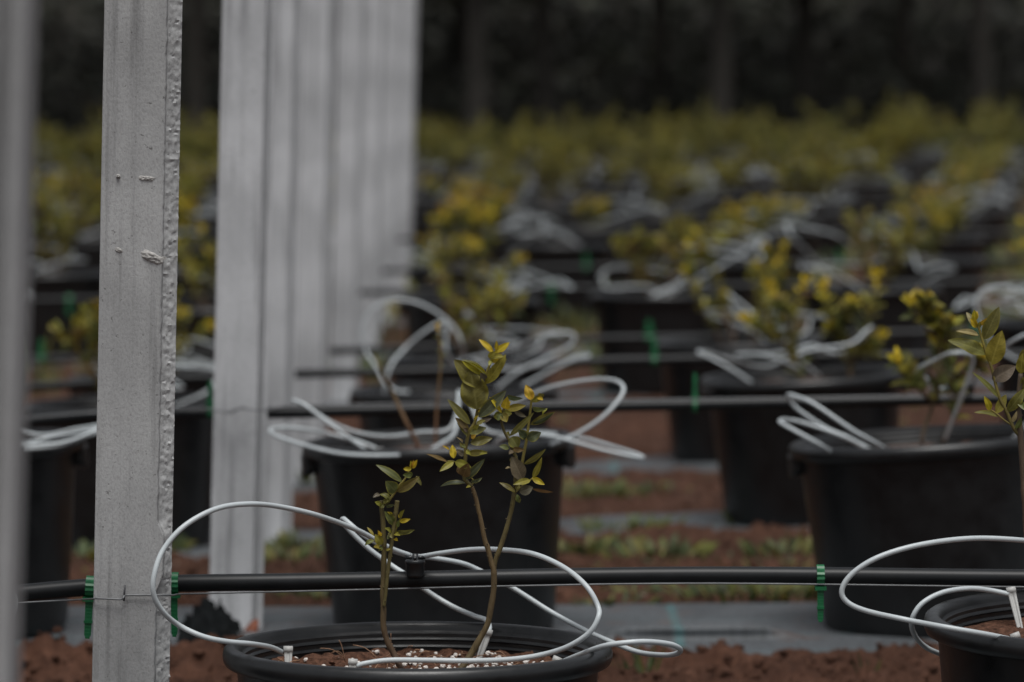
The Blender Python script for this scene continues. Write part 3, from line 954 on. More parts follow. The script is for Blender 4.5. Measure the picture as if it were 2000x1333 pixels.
# ------------------------------------------------------------------ blueberry plants
C = {'Y': (.47, .36, .024), 'M': (.225, .20, .030), 'O': (.145, .132, .032), 'G': (.072, .082, .040), 'g': (.105, .118, .034),
     'B': (.15, .095, .035), 'P': (.115, .10, .065), 'A': (.46, .29, .03), 'T': (.30, .25, .12)}
def jit(c, rr, a=.18):
    k = 1 + rr.uniform(-a, a)
    return tuple(max(0.0, x * k * (1 + rr.uniform(-.08, .08))) for x in c)
def leaf(mb, base, tip, w, nrm, col, bulge=.06, fold=.25, nl=8, na=2, edge=None, wav=0.0, mi=0, ph=0.0):
    ax = tip - base; L = ax.length
    if L < 1e-5: return
    u = ax / L
    n = nrm - u * nrm.dot(u)
    n = n.normalized() if n.length > 1e-4 else u.orthogonal().normalized()
    s = u.cross(n)
    grid = []
    for i in range(nl + 1):
        t = i / nl
        wt = w / 2 * max(math.sin(math.pi * t ** .82), 0.0) ** .8
        if i == 0: wt = w * .02
        if i == nl: wt = w * .01
        c = base + ax * t + n * (L * bulge * 4 * t * (1 - t))
        row = []
        for j in range(-na, na + 1):
            a = j / na
            d = fold * abs(a) ** 1.4 * wt + wav * wt * math.sin(t * 11 + ph + a * 2) * abs(a)
            cc = col
            if nl > 12 and 0 < abs(a):
                vv = (t * 7.5 - abs(a) * 1.6) % 1.0
                if vv < .16: cc = tuple(x * 1.22 + .006 for x in col)
                elif vv > .8: cc = tuple(x * .86 for x in col)
            if edge and abs(a) > .84: cc = tuple(x * .4 + y * .6 for x, y in zip(col, edge))
            if j == 0: cc = tuple(x * 1.35 + .015 for x in col)
            row.append(mb.vert(c + s * (a * wt) + n * d, cc))
        grid.append(row)
    for i in range(nl):
        for j in range(2 * na):
            mb.face((grid[i][j], grid[i][j + 1], grid[i + 1][j + 1], grid[i + 1][j]), mi)
GREENW, BROWNW, YELLW = (.095, .078, .02), (.075, .038, .022), (.20, .165, .028)

def px_leaves(mb, lst, D, org, rr):
    """leaf list measured on the photograph: base x,y, tip x,y, width in px, colour[, roll degrees[, bulge]]"""
    sc = D / FPX
    for q in lst:
        bx, by, tx, ty, w, c = q[:6]
        roll = q[6] if len(q) > 6 else rr.uniform(-35, 35)
        bl = q[7] if len(q) > 7 else rr.uniform(.03, .1)
        dd = rr.uniform(-.008, .008)
        b = P(bx, by, D) - org; t = P(tx, ty, D + dd - .004) - org
        ww = w * sc / max(math.cos(R(roll)), .55)
        u = (t - b).normalized()
        nrm = Matrix.Rotation(R(roll), 3, u) @ Vector((0, -1, .25))
        col = jit(C[c], rr, .12)
        edge = C['M'] if c in 'OGg' else (C['A'] if c == 'Y' and rr.random() < .4 else None)
        big = w > 17
        leaf(mb, b, t, ww, nrm, col, bl, rr.uniform(.15, .4), 44 if big else 10, 7 if big else 3, edge, rr.uniform(0, .22), ph=rr.uniform(0, 6))
def px_stem(mb, pts, D, org, r0, r1, c0, c1, rr, seg=9, knots=True):
    c = smooth_path([P(q[0], q[1], (q[2] if len(q) > 2 else D)) - org for q in pts], 7)
    ph = rr.uniform(0, 50)
    def rad(t):
        k = noise.noise(Vector((ph, t * 16, 0)))
        return (r0 + (r1 - r0) * t) * (1 + (.16 * k if knots else 0))
    mb.tube(c, rad, seg, cols=lambda t: tuple(a + (b - a) * min(1, t * 1.3) for a, b in zip(c0, c1)))
    if knots:
        for k in range(int(len(c) / 7)):
            p = c[min(len(c) - 1, 3 + k * 7)]
            d = Vector((rr.uniform(-1, 1), rr.uniform(-1, .3), .4)).normalized()
            mb.tube([p, p + d * (rad(.5) + .0016)], lambda t: .0011 * (1 - .6 * t), 5, col=tuple(x * .8 for x in c0))

# -- the plant in focus
D1 = 4.57
rp = random.Random(5)
org = P(850, 1310, 4.56)
fp = thing("blueberry_plant", "young blueberry plant in sharp focus growing in the foreground pot", "plant", org, (0, 0, 0), "young blueberry plants in the pots")
sL = MB()
px_stem(sL, [(790, 1322, 4.56), (772, 1283, 4.57), (757, 1254), (749, 1224), (749, 1191), (748, 1166), (749, 1121), (750, 1080), (750, 1060), (748, 1020), (745, 992), (746, 978)], D1, org, .0035, .0025, BROWNW, GREENW, rp)
px_stem(sL, [(750, 1185), (753, 1162), (756, 1131), (759, 1105), (764, 1067), (769, 1030), (773, 1002), (776, 978)], D1 - .004, org, .0018, .0026, GREENW, GREENW, rp)
px_stem(sL, [(746, 990), (753, 984), (763, 974), (780, 949), (791, 936), (802, 916)], D1, org, .0019, .0010, GREENW, YELLW, rp, 7, False)
px_stem(sL, [(769, 1045), (775, 1030), (781, 1016), (786, 1004)], D1, org, .0012, .0008, YELLW, YELLW, rp, 6, False)
so = sL.build("stem", M_STEM, fp)
lf = MB()
px_leaves(lf, [(785.7, 942, 734, 908, 15, 'g', 15, .1), (772.5, 960.7, 753, 940, 27, 'g', 0, .08), (774.4, 960.7, 819, 931, 17, 'O', 20, .12), (813, 930, 823.5, 949, 8, 'O', 10), (806, 927, 786.6, 928, 12, 'g', -20),
               (804, 916.6, 787.5, 916, 9, 'Y', -10), (803.5, 916, 802.5, 899.7, 6, 'Y', 0), (804, 915, 815, 898, 10, 'Y', 10), (803, 915, 808, 898, 5, 'A', 10),
               (762, 977.5, 741, 966, 11, 'O', 30, .2), (742, 966, 728, 972, 9, 'P', 20), (743.5, 987, 732, 981, 10, 'M', 20), (753, 989, 769.7, 986, 6, 'G', 40), (750, 985, 742, 992, 9, 'O'), (748, 980, 760, 978, 9, 'O'), (755, 984, 757, 972, 9, 'O'),
               (769, 1024, 751, 999, 17, 'g', 10), (766, 1006, 756, 1000, 6, 'Y', 0), (780, 1011, 790, 996, 8, 'M'), (779, 1012, 784, 1001, 6, 'Y'), (780, 1019, 801.6, 1014, 9, 'Y', 15, .15), (772.5, 1039, 810, 1035, 9, 'O', 35, .15), (770.7, 1043, 782, 1047, 9, 'M'),
               (776, 1030, 780, 1015, 8, 'g'), (770.7, 1052, 777, 1057, 7, 'Y'), (764, 1039, 751, 1032, 9, 'M'), (763, 1046, 757, 1054, 8, 'g'), (760, 1040, 766, 1052, 8, 'O'), (730, 1047, 717, 1030, 6, 'M', 20), (746, 1064, 732, 1044, 17, 'M', 0), (746, 1052, 738.8, 1066, 10, 'Y', 0),
               (744, 1048, 738, 1036, 8, 'Y'), (731, 1056, 712.5, 1066, 9, 'g', 20, .2), (744, 1071, 729.4, 1069, 11, 'M'), (746, 1068, 738, 1076, 8, 'g'), (754, 1075, 763, 1073, 6, 'M')], D1 - .004, org, rp)
lf.build("foliage", M_LEAF, so)
sC = MB()
px_stem(sC, [(890, 1322, 4.56), (917, 1283, 4.57), (935, 1252), (952, 1220), (959, 1187), (964, 1156), (965, 1128), (964, 1113), (960, 1100), (953, 1072), (947, 1055), (938, 1010), (935, 999), (930, 975), (922, 951)], D1, org, .0038, .0022, (.085, .06, .022), (.10, .065, .025), rp)
px_stem(sC, [(964, 1118), (967, 1097), (978, 1068), (990, 1030), (998, 1000), (1003, 973), (1006, 955)], D1 + .004, org, .0028, .0024, (.10, .072, .024), (.10, .08, .022), rp)
sC_o = sC.build("stem", M_STEM, fp)
s2 = MB()
px_stem(s2, [(922, 951), (912, 942), (907, 932), (909, 895), (910, 872), (917, 843), (927, 826), (933, 800), (939, 770), (948, 736), (957, 711), (964, 690)], D1, org, .0024, .0012, GREENW, YELLW, rp, 8, False)
px_stem(s2, [(906, 930), (897, 914), (887, 902), (874, 901)], D1, org, .0012, .0008, GREENW, YELLW, rp, 6, False)
px_stem(s2, [(922, 948), (925, 940), (921, 934)], D1, org, .0012, .0008, GREENW, YELLW, rp, 6, False)
s2o = s2.build("branch", M_STEM, fp)
lf = MB()
px_leaves(lf, [(963.6, 690, 935, 663, 12, 'Y', 10, .1), (969.7, 684, 969.7, 665.5, 8, 'Y', 0), (965.6, 690.5, 995.3, 668.9, 14, 'Y', 15, .05), (958, 699, 985, 697, 13, 'M', -20), (955, 700, 968, 686, 12, 'M', 0), (958.8, 707, 979, 697, 14, 'Y', 5), (960, 703, 955, 715, 8, 'M', 10), (966, 700, 981, 688, 9, 'P', 10),
               (948.7, 750, 988, 692.5, 21, 'M', 18, .06), (950, 748, 990, 700, 14, 'O', 25, .02), (949.4, 731, 902, 705.4, 16, 'Y', -15, .08), (950, 735, 902, 703, 10, 'O', 40, .12), (937, 756, 887, 703, 37, 'O', 5, .03), (931.8, 800, 919, 722, 56, 'O', 0, .03), (946, 748, 938, 728, 16, 'P', 20),
               (918.3, 829.6, 873.8, 780, 17, 'O', 5, .06), (934.5, 815, 988.6, 763, 25, 'G', 12, .04), (934.5, 805, 946.7, 793, 5, 'Y', 0), (915.7, 841, 889, 816, 14, 'B', 5), (916, 842, 890, 817, 9, 'M', -15), (912.4, 852.6, 892.6, 827, 7, 'O', 20), (917.4, 847.7, 950, 836, 17, 'O', -10, .08),
               (939, 823, 960, 817, 9, 'P', 20), (930, 830, 948, 822, 10, 'O'), (919, 866, 962, 856, 18, 'O', 5, .05), (912.4, 885.6, 952.8, 883, 13, 'O', 15, .1), (930, 884, 952, 886, 9, 'M', 0), (902.5, 866, 891, 854, 5, 'T', 20, .2), (906, 876, 898, 864, 8, 'O'), (909, 872, 901, 872, 9, 'g'), (911, 880, 920, 888, 9, 'M'),
               (886, 896, 883.5, 869, 14, 'Y', 0, .05), (877.8, 879, 863.7, 870.8, 5, 'A', 20), (905.8, 890, 890, 879, 12, 'P', 10), (874.5, 903, 832.4, 887, 8, 'B', 30, .03), (886, 902, 858.8, 921, 13, 'M', 5, .04), (889, 902, 920.7, 913, 17, 'M', 10), (905, 931, 915, 905, 24, 'B', 0), (902, 928, 896, 908, 16, 'B', 0),
               (909, 937, 947, 896, 15, 'G', 12, .05), (919, 941, 942, 933, 7, 'G', 30, .25), (909, 944, 859.6, 951, 10, 'G', 35, .12), (919, 950, 910, 953, 6, 'M', 10), (908, 922, 921, 916, 10, 'O'), (924, 838, 936, 830, 9, 'M'), (920, 856, 930, 850, 9, 'A', 0), (913, 842, 905, 838, 9, 'P'), (926, 820, 935, 812, 6, 'Y')], D1 - .006, org, rp)
lf.build("foliage", M_LEAF, s2o)
s3 = MB()
px_stem(s3, [(1006, 955), (1010, 933), (1018, 912), (1022, 892), (1028, 862), (1033, 826), (1036, 801), (1038, 780)], D1 + .004, org, .0022, .0012, GREENW, YELLW, rp, 8, False)
px_stem(s3, [(1006, 950), (1007, 920), (1008, 896), (1001, 879), (995, 862), (985, 843), (980, 826), (979, 808), (985, 798)], D1, org, .0022, .0012, GREENW, GREENW, rp, 8, False)
px_stem(s3, [(1008, 962), (1022, 948), (1036, 938), (1041, 933)], D1, org, .0011, .0008, GREENW, YELLW, rp, 6, False)
s3o = s3.build("branch", M_STEM, fp)
lf = MB()
px_leaves(lf, [(979.8, 807, 956, 776, 9, 'Y', 10), (986.5, 799, 991, 775, 18, 'Y', 0, .1), (985, 797, 997, 784, 8, 'Y', 20), (990, 800, 1027, 792.5, 15, 'M', 5, .05), (980.5, 812, 964, 814, 17, 'M', 0), (981, 808, 1000, 808, 15, 'M', -5), (982, 808, 990, 825, 17, 'M', 5), (979, 808, 972, 822, 14, 'g', 5), (990, 773, 1021.6, 778, 9, 'G', 30, .28),
               (1004.8, 804, 1029, 815, 9, 'P', 20), (1037, 782, 1027, 752, 18, 'A', 5, .05), (1036, 782, 1038, 761, 13, 'Y', 10), (1038, 785, 1063, 771, 11, 'M', 20, .15), (1050, 775, 1061, 782, 9, 'Y', 0), (1052, 774, 1063, 770, 10, 'O', 30), (1039, 778, 1042, 770, 6, 'A', 0), (1040, 797, 1069, 799, 9, 'g', 30, .22), (1043, 798, 1056, 802, 7, 'Y', 10), (1069, 798, 1059, 811, 6, 'M', 20, .25),
               (1035.8, 830, 1083.8, 804.6, 14, 'O', 15, .05), (1040, 828, 1082, 806, 8, 'G', 40, .1), (995, 852, 1042.8, 806, 12, 'O', 20, .04), (1029.6, 858, 1057, 845, 21, 'G', 10, .08), (1028, 856, 1011, 840, 18, 'G', 5, .06), (998, 854, 1012, 875, 26, 'O', 0), (995, 876, 975, 872, 11, 'g', 15), (1001.5, 877, 1025.5, 879, 11, 'B', 20, .15), (1023, 907, 1066, 877, 10, 'O', 35, .08),
               (1020, 937, 999, 892, 30, 'P', 5, .05), (1041, 933.5, 1058.5, 893, 12, 'M', 15, .08), (1039.5, 933.5, 1064, 947, 12, 'Y', 10), (1036, 938.4, 1002, 947, 13, 'M', 5, .08), (1014.7, 962, 1041, 952, 20, 'P', 10, .12), (1040, 955, 1080.7, 961.5, 6, 'B', 35, .06), (1006.5, 962, 975, 943, 10, 'O', 15, .12), (998, 914, 986.7, 916, 5, 'T', 30, .2),
               (1010, 966, 1015, 983, 10, 'g', 10, .2), (1012, 975, 1018, 976, 8, 'g', 30), (1008, 958, 1016, 946, 9, 'O'), (1003, 905, 996, 895, 8, 'O'), (996, 852, 988, 846, 9, 'O'), (1026, 850, 1034, 846, 7, 'g'), (1001, 880, 994, 888, 9, 'P')], D1 - .004, org, rp)
lf.build("foliage", M_LEAF, s3o)

# -- the plant cut by the right edge
org2 = P(2012, 1235, 4.57)
rp2 = thing("blueberry_plant", "blueberry plant with large olive leaves cut by the right edge", "plant", org2, (0, 0, 0), "young blueberry plants in the pots")
s = MB()
px_stem(s, [(2014, 1250), (2010, 1120), (2003, 1000), (1998, 919), (1992, 837), (1989, 790), (1994, 730)], D1, org2, .0042, .0028, BROWNW, (.07, .05, .03), rp)
s_o = s.build("stem", M_STEM, rp2)
s = MB()
px_stem(s, [(1991, 850), (1980, 837), (1965, 802), (1951, 774), (1937, 720), (1925, 688), (1914, 648), (1908, 632)], D1, org2, .0022, .0012, GREENW, YELLW, rp, 8, False)
px_stem(s, [(1980, 834), (1960, 820), (1946, 808), (1935, 801)], D1, org2, .0012, .0008, GREENW, YELLW, rp, 6, False)
s_o = s.build("branch", M_STEM, rp2)
lf = MB()
px_leaves(lf, [(1908, 642, 1887, 610, 15, 'T', 5), (1907, 640, 1895, 622, 13, 'Y', 5), (1904, 627, 1902.5, 605.5, 13, 'Y', 0), (1905, 626, 1908, 608, 8, 'A', 10), (1914, 636, 1927, 622, 8, 'A', 10), (1911, 642, 1914, 628, 8, 'M', 10), (1911, 655, 1867, 647, 12, 'T', 15, .1), (1911, 656, 1868, 650, 9, 'O', 25), (1922, 663, 1951, 600, 29, 'O', 5, .05), (1925, 692, 1851, 665, 28, 'O', 12, .1),
               (1935, 713, 1957, 646, 38, 'M', 0, .04), (1938, 742, 1984, 715, 32, 'P', 5, .08), (1951, 778, 1898, 727, 11, 'O', 20, .06), (1934, 802, 1922, 774, 14, 'Y', 5), (1946, 807, 1965, 771, 19, 'M', 5), (1942, 808, 1902.5, 806, 9, 'M', 20), (1950, 815, 1904, 806, 8, 'O', 40), (1968, 804, 2001, 759, 22, 'O', 10, .15), (1988, 779, 2002, 802, 12, 'g', 10), (1976, 826, 1986, 803, 9, 'T', 20),
               (1984, 838, 1995, 815, 12, 'g', 15), (1992, 760, 2020, 730, 25, 'O'), (1994, 730, 1998, 690, 20, 'M'), (1990, 700, 2025, 680, 20, 'O')], D1, org2, rp)
lf.build("foliage", M_LEAF, s_o)

# -- generic shoots
UP = Vector((0, 0, 1))
def shoot(ml, path, rr, size=.03, start=.35, n=14, lo='O', hi='Y', nl=5, na=1, tipn=4):
    ph = rr.uniform(0, 6.28)
    m_ = len(path)
    for k in range(n):
        t = start + (1 - start) * (k + rr.random() * .6) / n
        x = min(t, .999) * (m_ - 1); i = int(x)
        p = path[i].lerp(path[min(i + 1, m_ - 1)], x - i)
        tan = (path[min(i + 1, m_ - 1)] - path[max(i - 1, 0)]).normalized()
        a = ph + k * 2.4
        o1 = tan.orthogonal().normalized(); o2 = tan.cross(o1)
        rad = o1 * math.cos(a) + o2 * math.sin(a)
        d = (tan * rr.uniform(.35, .9) + rad + UP * rr.uniform(-.15, .25)).normalized()
        L = size * rr.uniform(.65, 1.2) * (1 - .45 * max(0, (t - .7) / .3))
        u = (t - start) / (1 - start)
        z = rr.random()
        key = (lo if rr.random() < .6 else 'g') if u < .55 else (('M' if rr.random() < .6 else 'g') if u < .82 else hi)
        if z < .12: key = rr.choice('BBgOM')
        elif z < .3: key = 'M'
        leaf(ml, p, p + d * L, L * rr.uniform(.4, .6), (tan + rad * .3 + Vector((rr.uniform(-.4, .4), -.3, .2))), tuple(x * 1.0 for x in jit(C[key], rr, .25)), rr.uniform(.0, .1), .3, nl, na)
    p = path[-1]; tan = (path[-1] - path[-2]).normalized()
    for k in range(tipn):
        a = ph + k * 2.1
        d = (tan + Vector((math.cos(a), math.sin(a), 0)) * .6).normalized()
        L = size * rr.uniform(.5, .8)
        leaf(ml, p, p + d * L, L * .5, Vector((math.cos(a + 1), -1, .2)), jit(C[hi], rr, .2), .05, .35, nl, na)
def px_plant(label, D, stems, size, c0, rr, r0=.0035, start=.35, n=14, hi='Y', lo='O', first=None):
    q0 = stems[0][0]
    og = P(q0[0], q0[1], D)
    t = thing("blueberry_plant", label, "plant", og, (0, 0, 0), "young blueberry plants in the pots")
    for st in stems:
        mb = MB()
        px_stem(mb, [(x, y, D + rr.uniform(-.01, .01)) for x, y in st], D, og, r0, r0 * .4, c0, GREENW, rr, 7, False)
        so_ = mb.build("stem", M_STEM, t)
        if n:
            ml = MB()
            shoot(ml, smooth_path([P(x, y, D) - og for x, y in st], 6), rr, size, start, n, lo, hi)
            ml.build("foliage", M_LEAF, so_)
    return t
rm = random.Random(31)
px_plant("plant with two dark bare lower stems in the pot at the right edge", 6.6,
         [[(1801, 900), (1801, 856), (1808, 831), (1823, 788), (1834, 751), (1837, 694), (1828, 646), (1814, 626), (1783, 612), (1780, 592)],
          [(1843, 900), (1843, 854), (1860, 822), (1868, 780), (1865, 740), (1854, 694), (1840, 672)],
          [(1823, 790), (1805, 772), (1791, 751), (1768, 722), (1752, 704)],
          [(1860, 740), (1885, 725), (1905, 712), (1912, 702)], [(1837, 694), (1848, 660), (1851, 636)], [(1834, 690), (1828, 650), (1826, 622)], [(1790, 612), (1802, 606), (1807, 590)]],
         .035, (.05, .028, .02), rm, .0036, .32, 26)
px_plant("three-stemmed plant with bright yellow tips above the slanted pot rim", 8.6,
         [[(1572, 770), (1562, 731), (1540, 685), (1545, 640), (1554, 591), (1571, 553)], [(1542, 660), (1532, 620), (1528, 603), (1508, 562)], [(1540, 690), (1510, 650), (1485, 637), (1460, 623)],
          [(1662, 770), (1659, 719), (1651, 662), (1635, 630), (1619, 603), (1609, 565)], [(1640, 640), (1655, 615), (1665, 592)], [(1660, 735), (1668, 695), (1691, 640), (1708, 588), (1714, 540)], [(1668, 700), (1690, 685), (1715, 658)], [(1651, 680), (1640, 650), (1628, 640)]],
         .036, (.10, .06, .03), rm, .0036, .15, 28)
px_plant("nearly bare reddish stems in the large pot behind the foreground plant", 6.6,
         [[(828, 925), (820, 880), (792, 822), (768, 770), (745, 728), (735, 700), (733, 690)]], .02, (.14, .055, .035), rm, .0040, .5, 0)
t_ = [o for o in COL.objects if o.get("label", "").startswith("nearly bare reddish")][0]
mb = MB(); og = t_.location
px_stem(mb, [(848, 920), (850, 880), (853, 800), (857, 755), (861, 700), (856, 650)], 6.6, og, .0027, .0012, (.14, .055, .035), (.16, .10, .03), rm, 7, False)
so_ = mb.build("stem", M_STEM, t_)
ml = MB(); shoot(ml, smooth_path([P(x, y, 6.62) - og for x, y in [(857, 755), (861, 700), (856, 640)]], 5), rm, .014, .3, 9, 'B', 'A')
ml.build("foliage", M_LEAF, so_)

def plant_proto(seed, h, nst, size, dens, lo='O', hi='Y', single=False, spread=.1):
    rr = random.Random(seed)
    res = []; allm = MB()
    for k in range(nst):
        a = 2 * math.pi * k / nst + rr.uniform(-.5, .5)
        b = Vector((math.cos(a), math.sin(a), 0)) * rr.uniform(.01, .04) + Vector((0, 0, .25))
        hh = h * rr.uniform(.65, 1.05)
        e = b + Vector((math.cos(a) * spread * rr.uniform(.4, 1.4), math.sin(a) * spread * rr.uniform(.4, 1.4), hh + .03))
        mid = b.lerp(e, .5) + Vector((rr.uniform(-.03, .03), rr.uniform(-.03, .03), .02))
        path = smooth_path([b, mid, e], 6)
        ms, ml = MB(), MB()
        ms.tube(path, lambda t: .004 * (1 - .6 * t), 6, cols=lambda t: tuple(x + (y - x) * t for x, y in zip(BROWNW, GREENW)))
        shoot(ml, path, rr, size, .25, dens, lo, hi, 4, 1)
        for s_ in range(2):
            i = rr.randrange(5, len(path) - 2)
            p = path[i]; d = Vector((rr.uniform(-1, 1), rr.uniform(-1, 1), rr.uniform(.5, 1.3))).normalized() * hh * rr.uniform(.25, .5)
            sp_ = smooth_path([p, p + d * .5 + Vector((0, 0, -.006)), p + d], 4)
            ms.tube(sp_, .0015, 5, col=GREENW)
            shoot(ml, sp_, rr, size * .9, .2, int(dens * .6), lo, hi, 4, 1)
        if single:
            for src, mi in ((ms, 0), (ml, 1)):
                off = len(allm.v)
                allm.v += src.v; allm.c += src.c; allm.f += [tuple(q + off for q in f) for f in src.f]; allm.m += [mi] * len(src.f)
        else:
            res.append((ms.mesh("stem", M_STEM), ml.mesh("foliage", M_LEAF)))
    return allm.mesh("blueberry_plant", [M_STEM, M_LEAF]) if single else res
near_pl = [plant_proto(100 + v, [.19, .24, .22, .17][v], 5, .036, 22, lo=['O', 'M', 'B', 'M'][v], hi=['Y', 'Y', 'M', 'Y'][v]) for v in range(4)]
far_pl = [plant_proto(200 + v, [.27, .32, .25, .20, .36, .33][v], [6, 7, 5, 5, 7, 6][v], .046, 22, lo=['O', 'O', 'g', 'B', 'O', 'O'][v], hi=['M', 'M', 'Y', 'A', 'M', 'M'][v], single=True, spread=.095) for v in range(6)]
tall_pl = [plant_proto(300 + v, [.34, .38, .30, .40][v], 8, .052, 22, lo=['G', 'g', 'O', 'g'][v], hi=['O', 'O', 'M', 'O'][v], single=True, spread=.16) for v in range(4)]
pldone = {(1, 0), (1, 1), (2, 0), (2, 1), (3, 1), (1, -1)}
for (i, k), pot in POTS.items():
    if (i, k) in pldone or (i, k) == (2, -1) or (i, k) == (3, 0): continue
    X, Y, z = pot.location
    wh = where(i, k)
    side = "right of the posts" if X > -.2 else "left of the posts"
    lab = f"yellow leaved plant in the pot in the {wh}" if wh else (f"yellow-green plant far back in the blurred field {side}" if i < 13 else f"tall greenish plant in the farthest blurred rows {side}")
    rz = rng.uniform(0, 6.28); sc_ = rng.choice((.6, .8, .95, 1.1, 1.2))
    if i > 5 and rng.random() < .05: continue
    if i <= 5:
        v = rng.randrange(4)
        if (i, k) == (5, 0): v = 0
        if (i, k) in ((5, 1),): v = 2
        t = thing("blueberry_plant", lab, "plant", (X, Y, z), (0, 0, rz), "young blueberry plants in the pots")
        for ms, ml in near_pl[v]:
            s_ = link("stem", ms, t); link("foliage", ml, s_)
    else:
        me = far_pl[rng.randrange(6)] if i < 13 else tall_pl[rng.randrange(4)]
        t = link("blueberry_plant", me, None, (X, Y, z)); t.rotation_euler = (0, 0, rz)
        t.scale = (sc_, sc_, rng.uniform(.75, 1.05) if i < 13 else rng.uniform(.7, 1.15))
        tag(t, lab, "plant", "young blueberry plants in the pots")

# ------------------------------------------------------------------ ground cover, litter
wr = random.Random(9)
wb = MB()
def tuft(p, h, spread, n, grass=False):
    for k in range(n):
        a = wr.uniform(0, 6.28); q = spread * math.sqrt(wr.random())
        b = p + Vector((q * math.cos(a), q * math.sin(a), 0)); b.z = gz(b.x, b.y) - .004
        d = Vector((math.cos(a) * wr.uniform(.1, .8), math.sin(a) * wr.uniform(.1, .8), 1)).normalized()
        L = h * wr.uniform(.5, 1.2)
        col = jit(wr.choice([(.042, .058, .014), (.065, .075, .016), (.11, .105, .02), (.036, .048, .016)]), wr, .2)
        if grass: leaf(wb, b, b + d * L, L * .07, Vector((0, -1, .3)), col, -.08, .3, 5, 1)
        else:
            m_ = b + d * L * .6
            leaf(wb, m_ - d * L * .35, m_ + (d + Vector((math.cos(a), math.sin(a), 0)) * .8).normalized() * L * .5, L * .28, Vector((0, -.5, 1)), col, .06, .2, 4, 1)
for (x, y, h, s, n, g) in [(1230, 1043, .04, .09, 60, 0), (1130, 1088, .05, .10, 60, 0), (1290, 1095, .05, .10, 60, 0), (1345, 1088, .045, .03, 14, 1), (1530, 1095, .05, .06, 40, 0), (1570, 1085, .07, .03, 14, 1),
                           (1440, 1172, .04, .14, 90, 0), (1550, 1168, .045, .14, 100, 0), (1240, 1165, .03, .06, 30, 0), (1190, 1188, .03, .07, 40, 0), (1140, 975, .05, .10, 50, 0), (1200, 972, .04, .1, 50, 0), (1310, 965, .03, .08, 20, 0),
                           (555, 1105, .045, .10, 70, 0), (600, 1080, .05, .06, 40, 0), (580, 1168, .03, .10, 70, 0), (640, 1172, .04, .08, 60, 0), (1450, 1030, .04, .05, 30, 0), (1580, 1030, .05, .03, 20, 0), (300, 1090, .05, .06, 40, 0), (170, 1100, .05, .06, 50, 0),
                           (1380, 1105, .03, .12, 30, 0), (1640, 1165, .04, .06, 40, 0), (600, 950, .06, .06, 50, 0), (1900, 880, .03, .1, 30, 0), (1150, 700, .05, .08, 30, 0), (1120, 640, .08, .06, 40, 1), (1015, 540, .10, .12, 90, 1)]:
    tuft(ground_hit(x, y), h * .95, s, n, g)
for k in range(150):
    y = wr.choice([7.2, 7.4, 7.6, 7.8, 9.4, 9.7, 11.5, 13.5]) + wr.uniform(-.3, .3)
    tuft(Vector((wr.uniform(-1.2, 1.8), y, 0)), wr.uniform(.015, .04), .04, 9, wr.random() < .3)
for k in range(1500):
    y = rowy(wr.randrange(5, NROW)) + wr.uniform(.4, 1.6)
    h_ = .13 * y
    tuft(Vector((wr.uniform(-h_, h_), y, 0)), wr.uniform(.05, .16), .12, 7, wr.random() < .5)
# near grass blades in front of the second row
for (x, y, h) in [(1232, 1345, .035), (1245, 1345, .05), (1205, 1340, .02), (1690, 1320, .03), (1262, 1340, .045)]:
    tuft(P(x, y, 6.1), h * 1.25, .015, 7, True)
o = wb.build("weeds", M_WEED); tag(o, kind="stuff")
pb = MB()
for k in range(700):
    y = wr.uniform(5.95, 12.2); x = wr.uniform(-1.2, 1.9)
    if mat_mask(y) < .6: continue
    r = wr.choice([.002, .002, .003, .003, .004, .006])
    lump(pb, Vector((x, y, gz(x, y) + clods(x, y) + r * .3)), r, wr, .75)
o = pb.build("pebbles", M_PEBBLE); tag(o, kind="stuff")
cb = MB()
for k in range(5200):
    y = wr.choice([wr.uniform(5.95, 6.32), wr.uniform(5.95, 6.32), wr.uniform(6.85, 8.35), wr.uniform(6.85, 8.35), wr.uniform(8.9, 10.3)]); x = wr.uniform(-1.1, 1.6)
    if mat_mask(y) < .35: continue
    r = wr.choice([.0025, .003, .004, .005, .007, .009])
    lump(cb, Vector((x, y, gz(x, y) + clods(x, y) + r * .2)), r, wr, .7)
o = cb.build("soil_crumbs", M_SOIL, smooth=False); tag(o, kind="stuff")

# crumpled offcut and a dry leaf at the foot of the second post
c0 = ground_hit(415, 1250); c0.y = 6.44
mb = MB(); n_ = 26; g = []
M_SCRAP = simple("black_fabric_scrap", (.006, .007, .0075), .9, .4, 60, .4, .08)
for j in range(n_ + 1):
    for i in range(n_ + 1):
        u, v = i / n_ - .5, j / n_ - .5
        h = .042 * max(0, 1 - (u * u * 4 + v * v * 3)) * (1 + .8 * noise.noise(Vector((u * 7, v * 7, 2)))) + .022 * noise.noise(Vector((u * 13, v * 13, 7)))
        g.append(mb.vert((u * .095 + .012 * noise.noise(Vector((v * 9, u * 9, 4))), v * .12, max(.012, h + .014))))
for j in range(n_):
    for i in range(n_):
        a = j * (n_ + 1) + i
        mb.face((g[a], g[a + 1], g[a + n_ + 2], g[a + n_ + 1]))
o = mb.build("fabric_scrap", M_SCRAP, loc=(c0.x, 6.44, gz(c0.x, 6.44)))
tag(o, "crumpled black fabric scrap at the foot of the second post", "fabric scrap")
mb = MB(); pl = P(487, 1262, 6.44)
leaf(mb, Vector((0, 0, 0)), P(503, 1208, 6.46) - pl, .022, Vector((-.3, -1, .3)), (.17, .05, .022), .1, .5, 8, 2, wav=.2)
o = mb.build("dry_leaf", M_WEED, loc=pl)
tag(o, "curled rust brown dry leaf leaning beside the second post", "leaf")

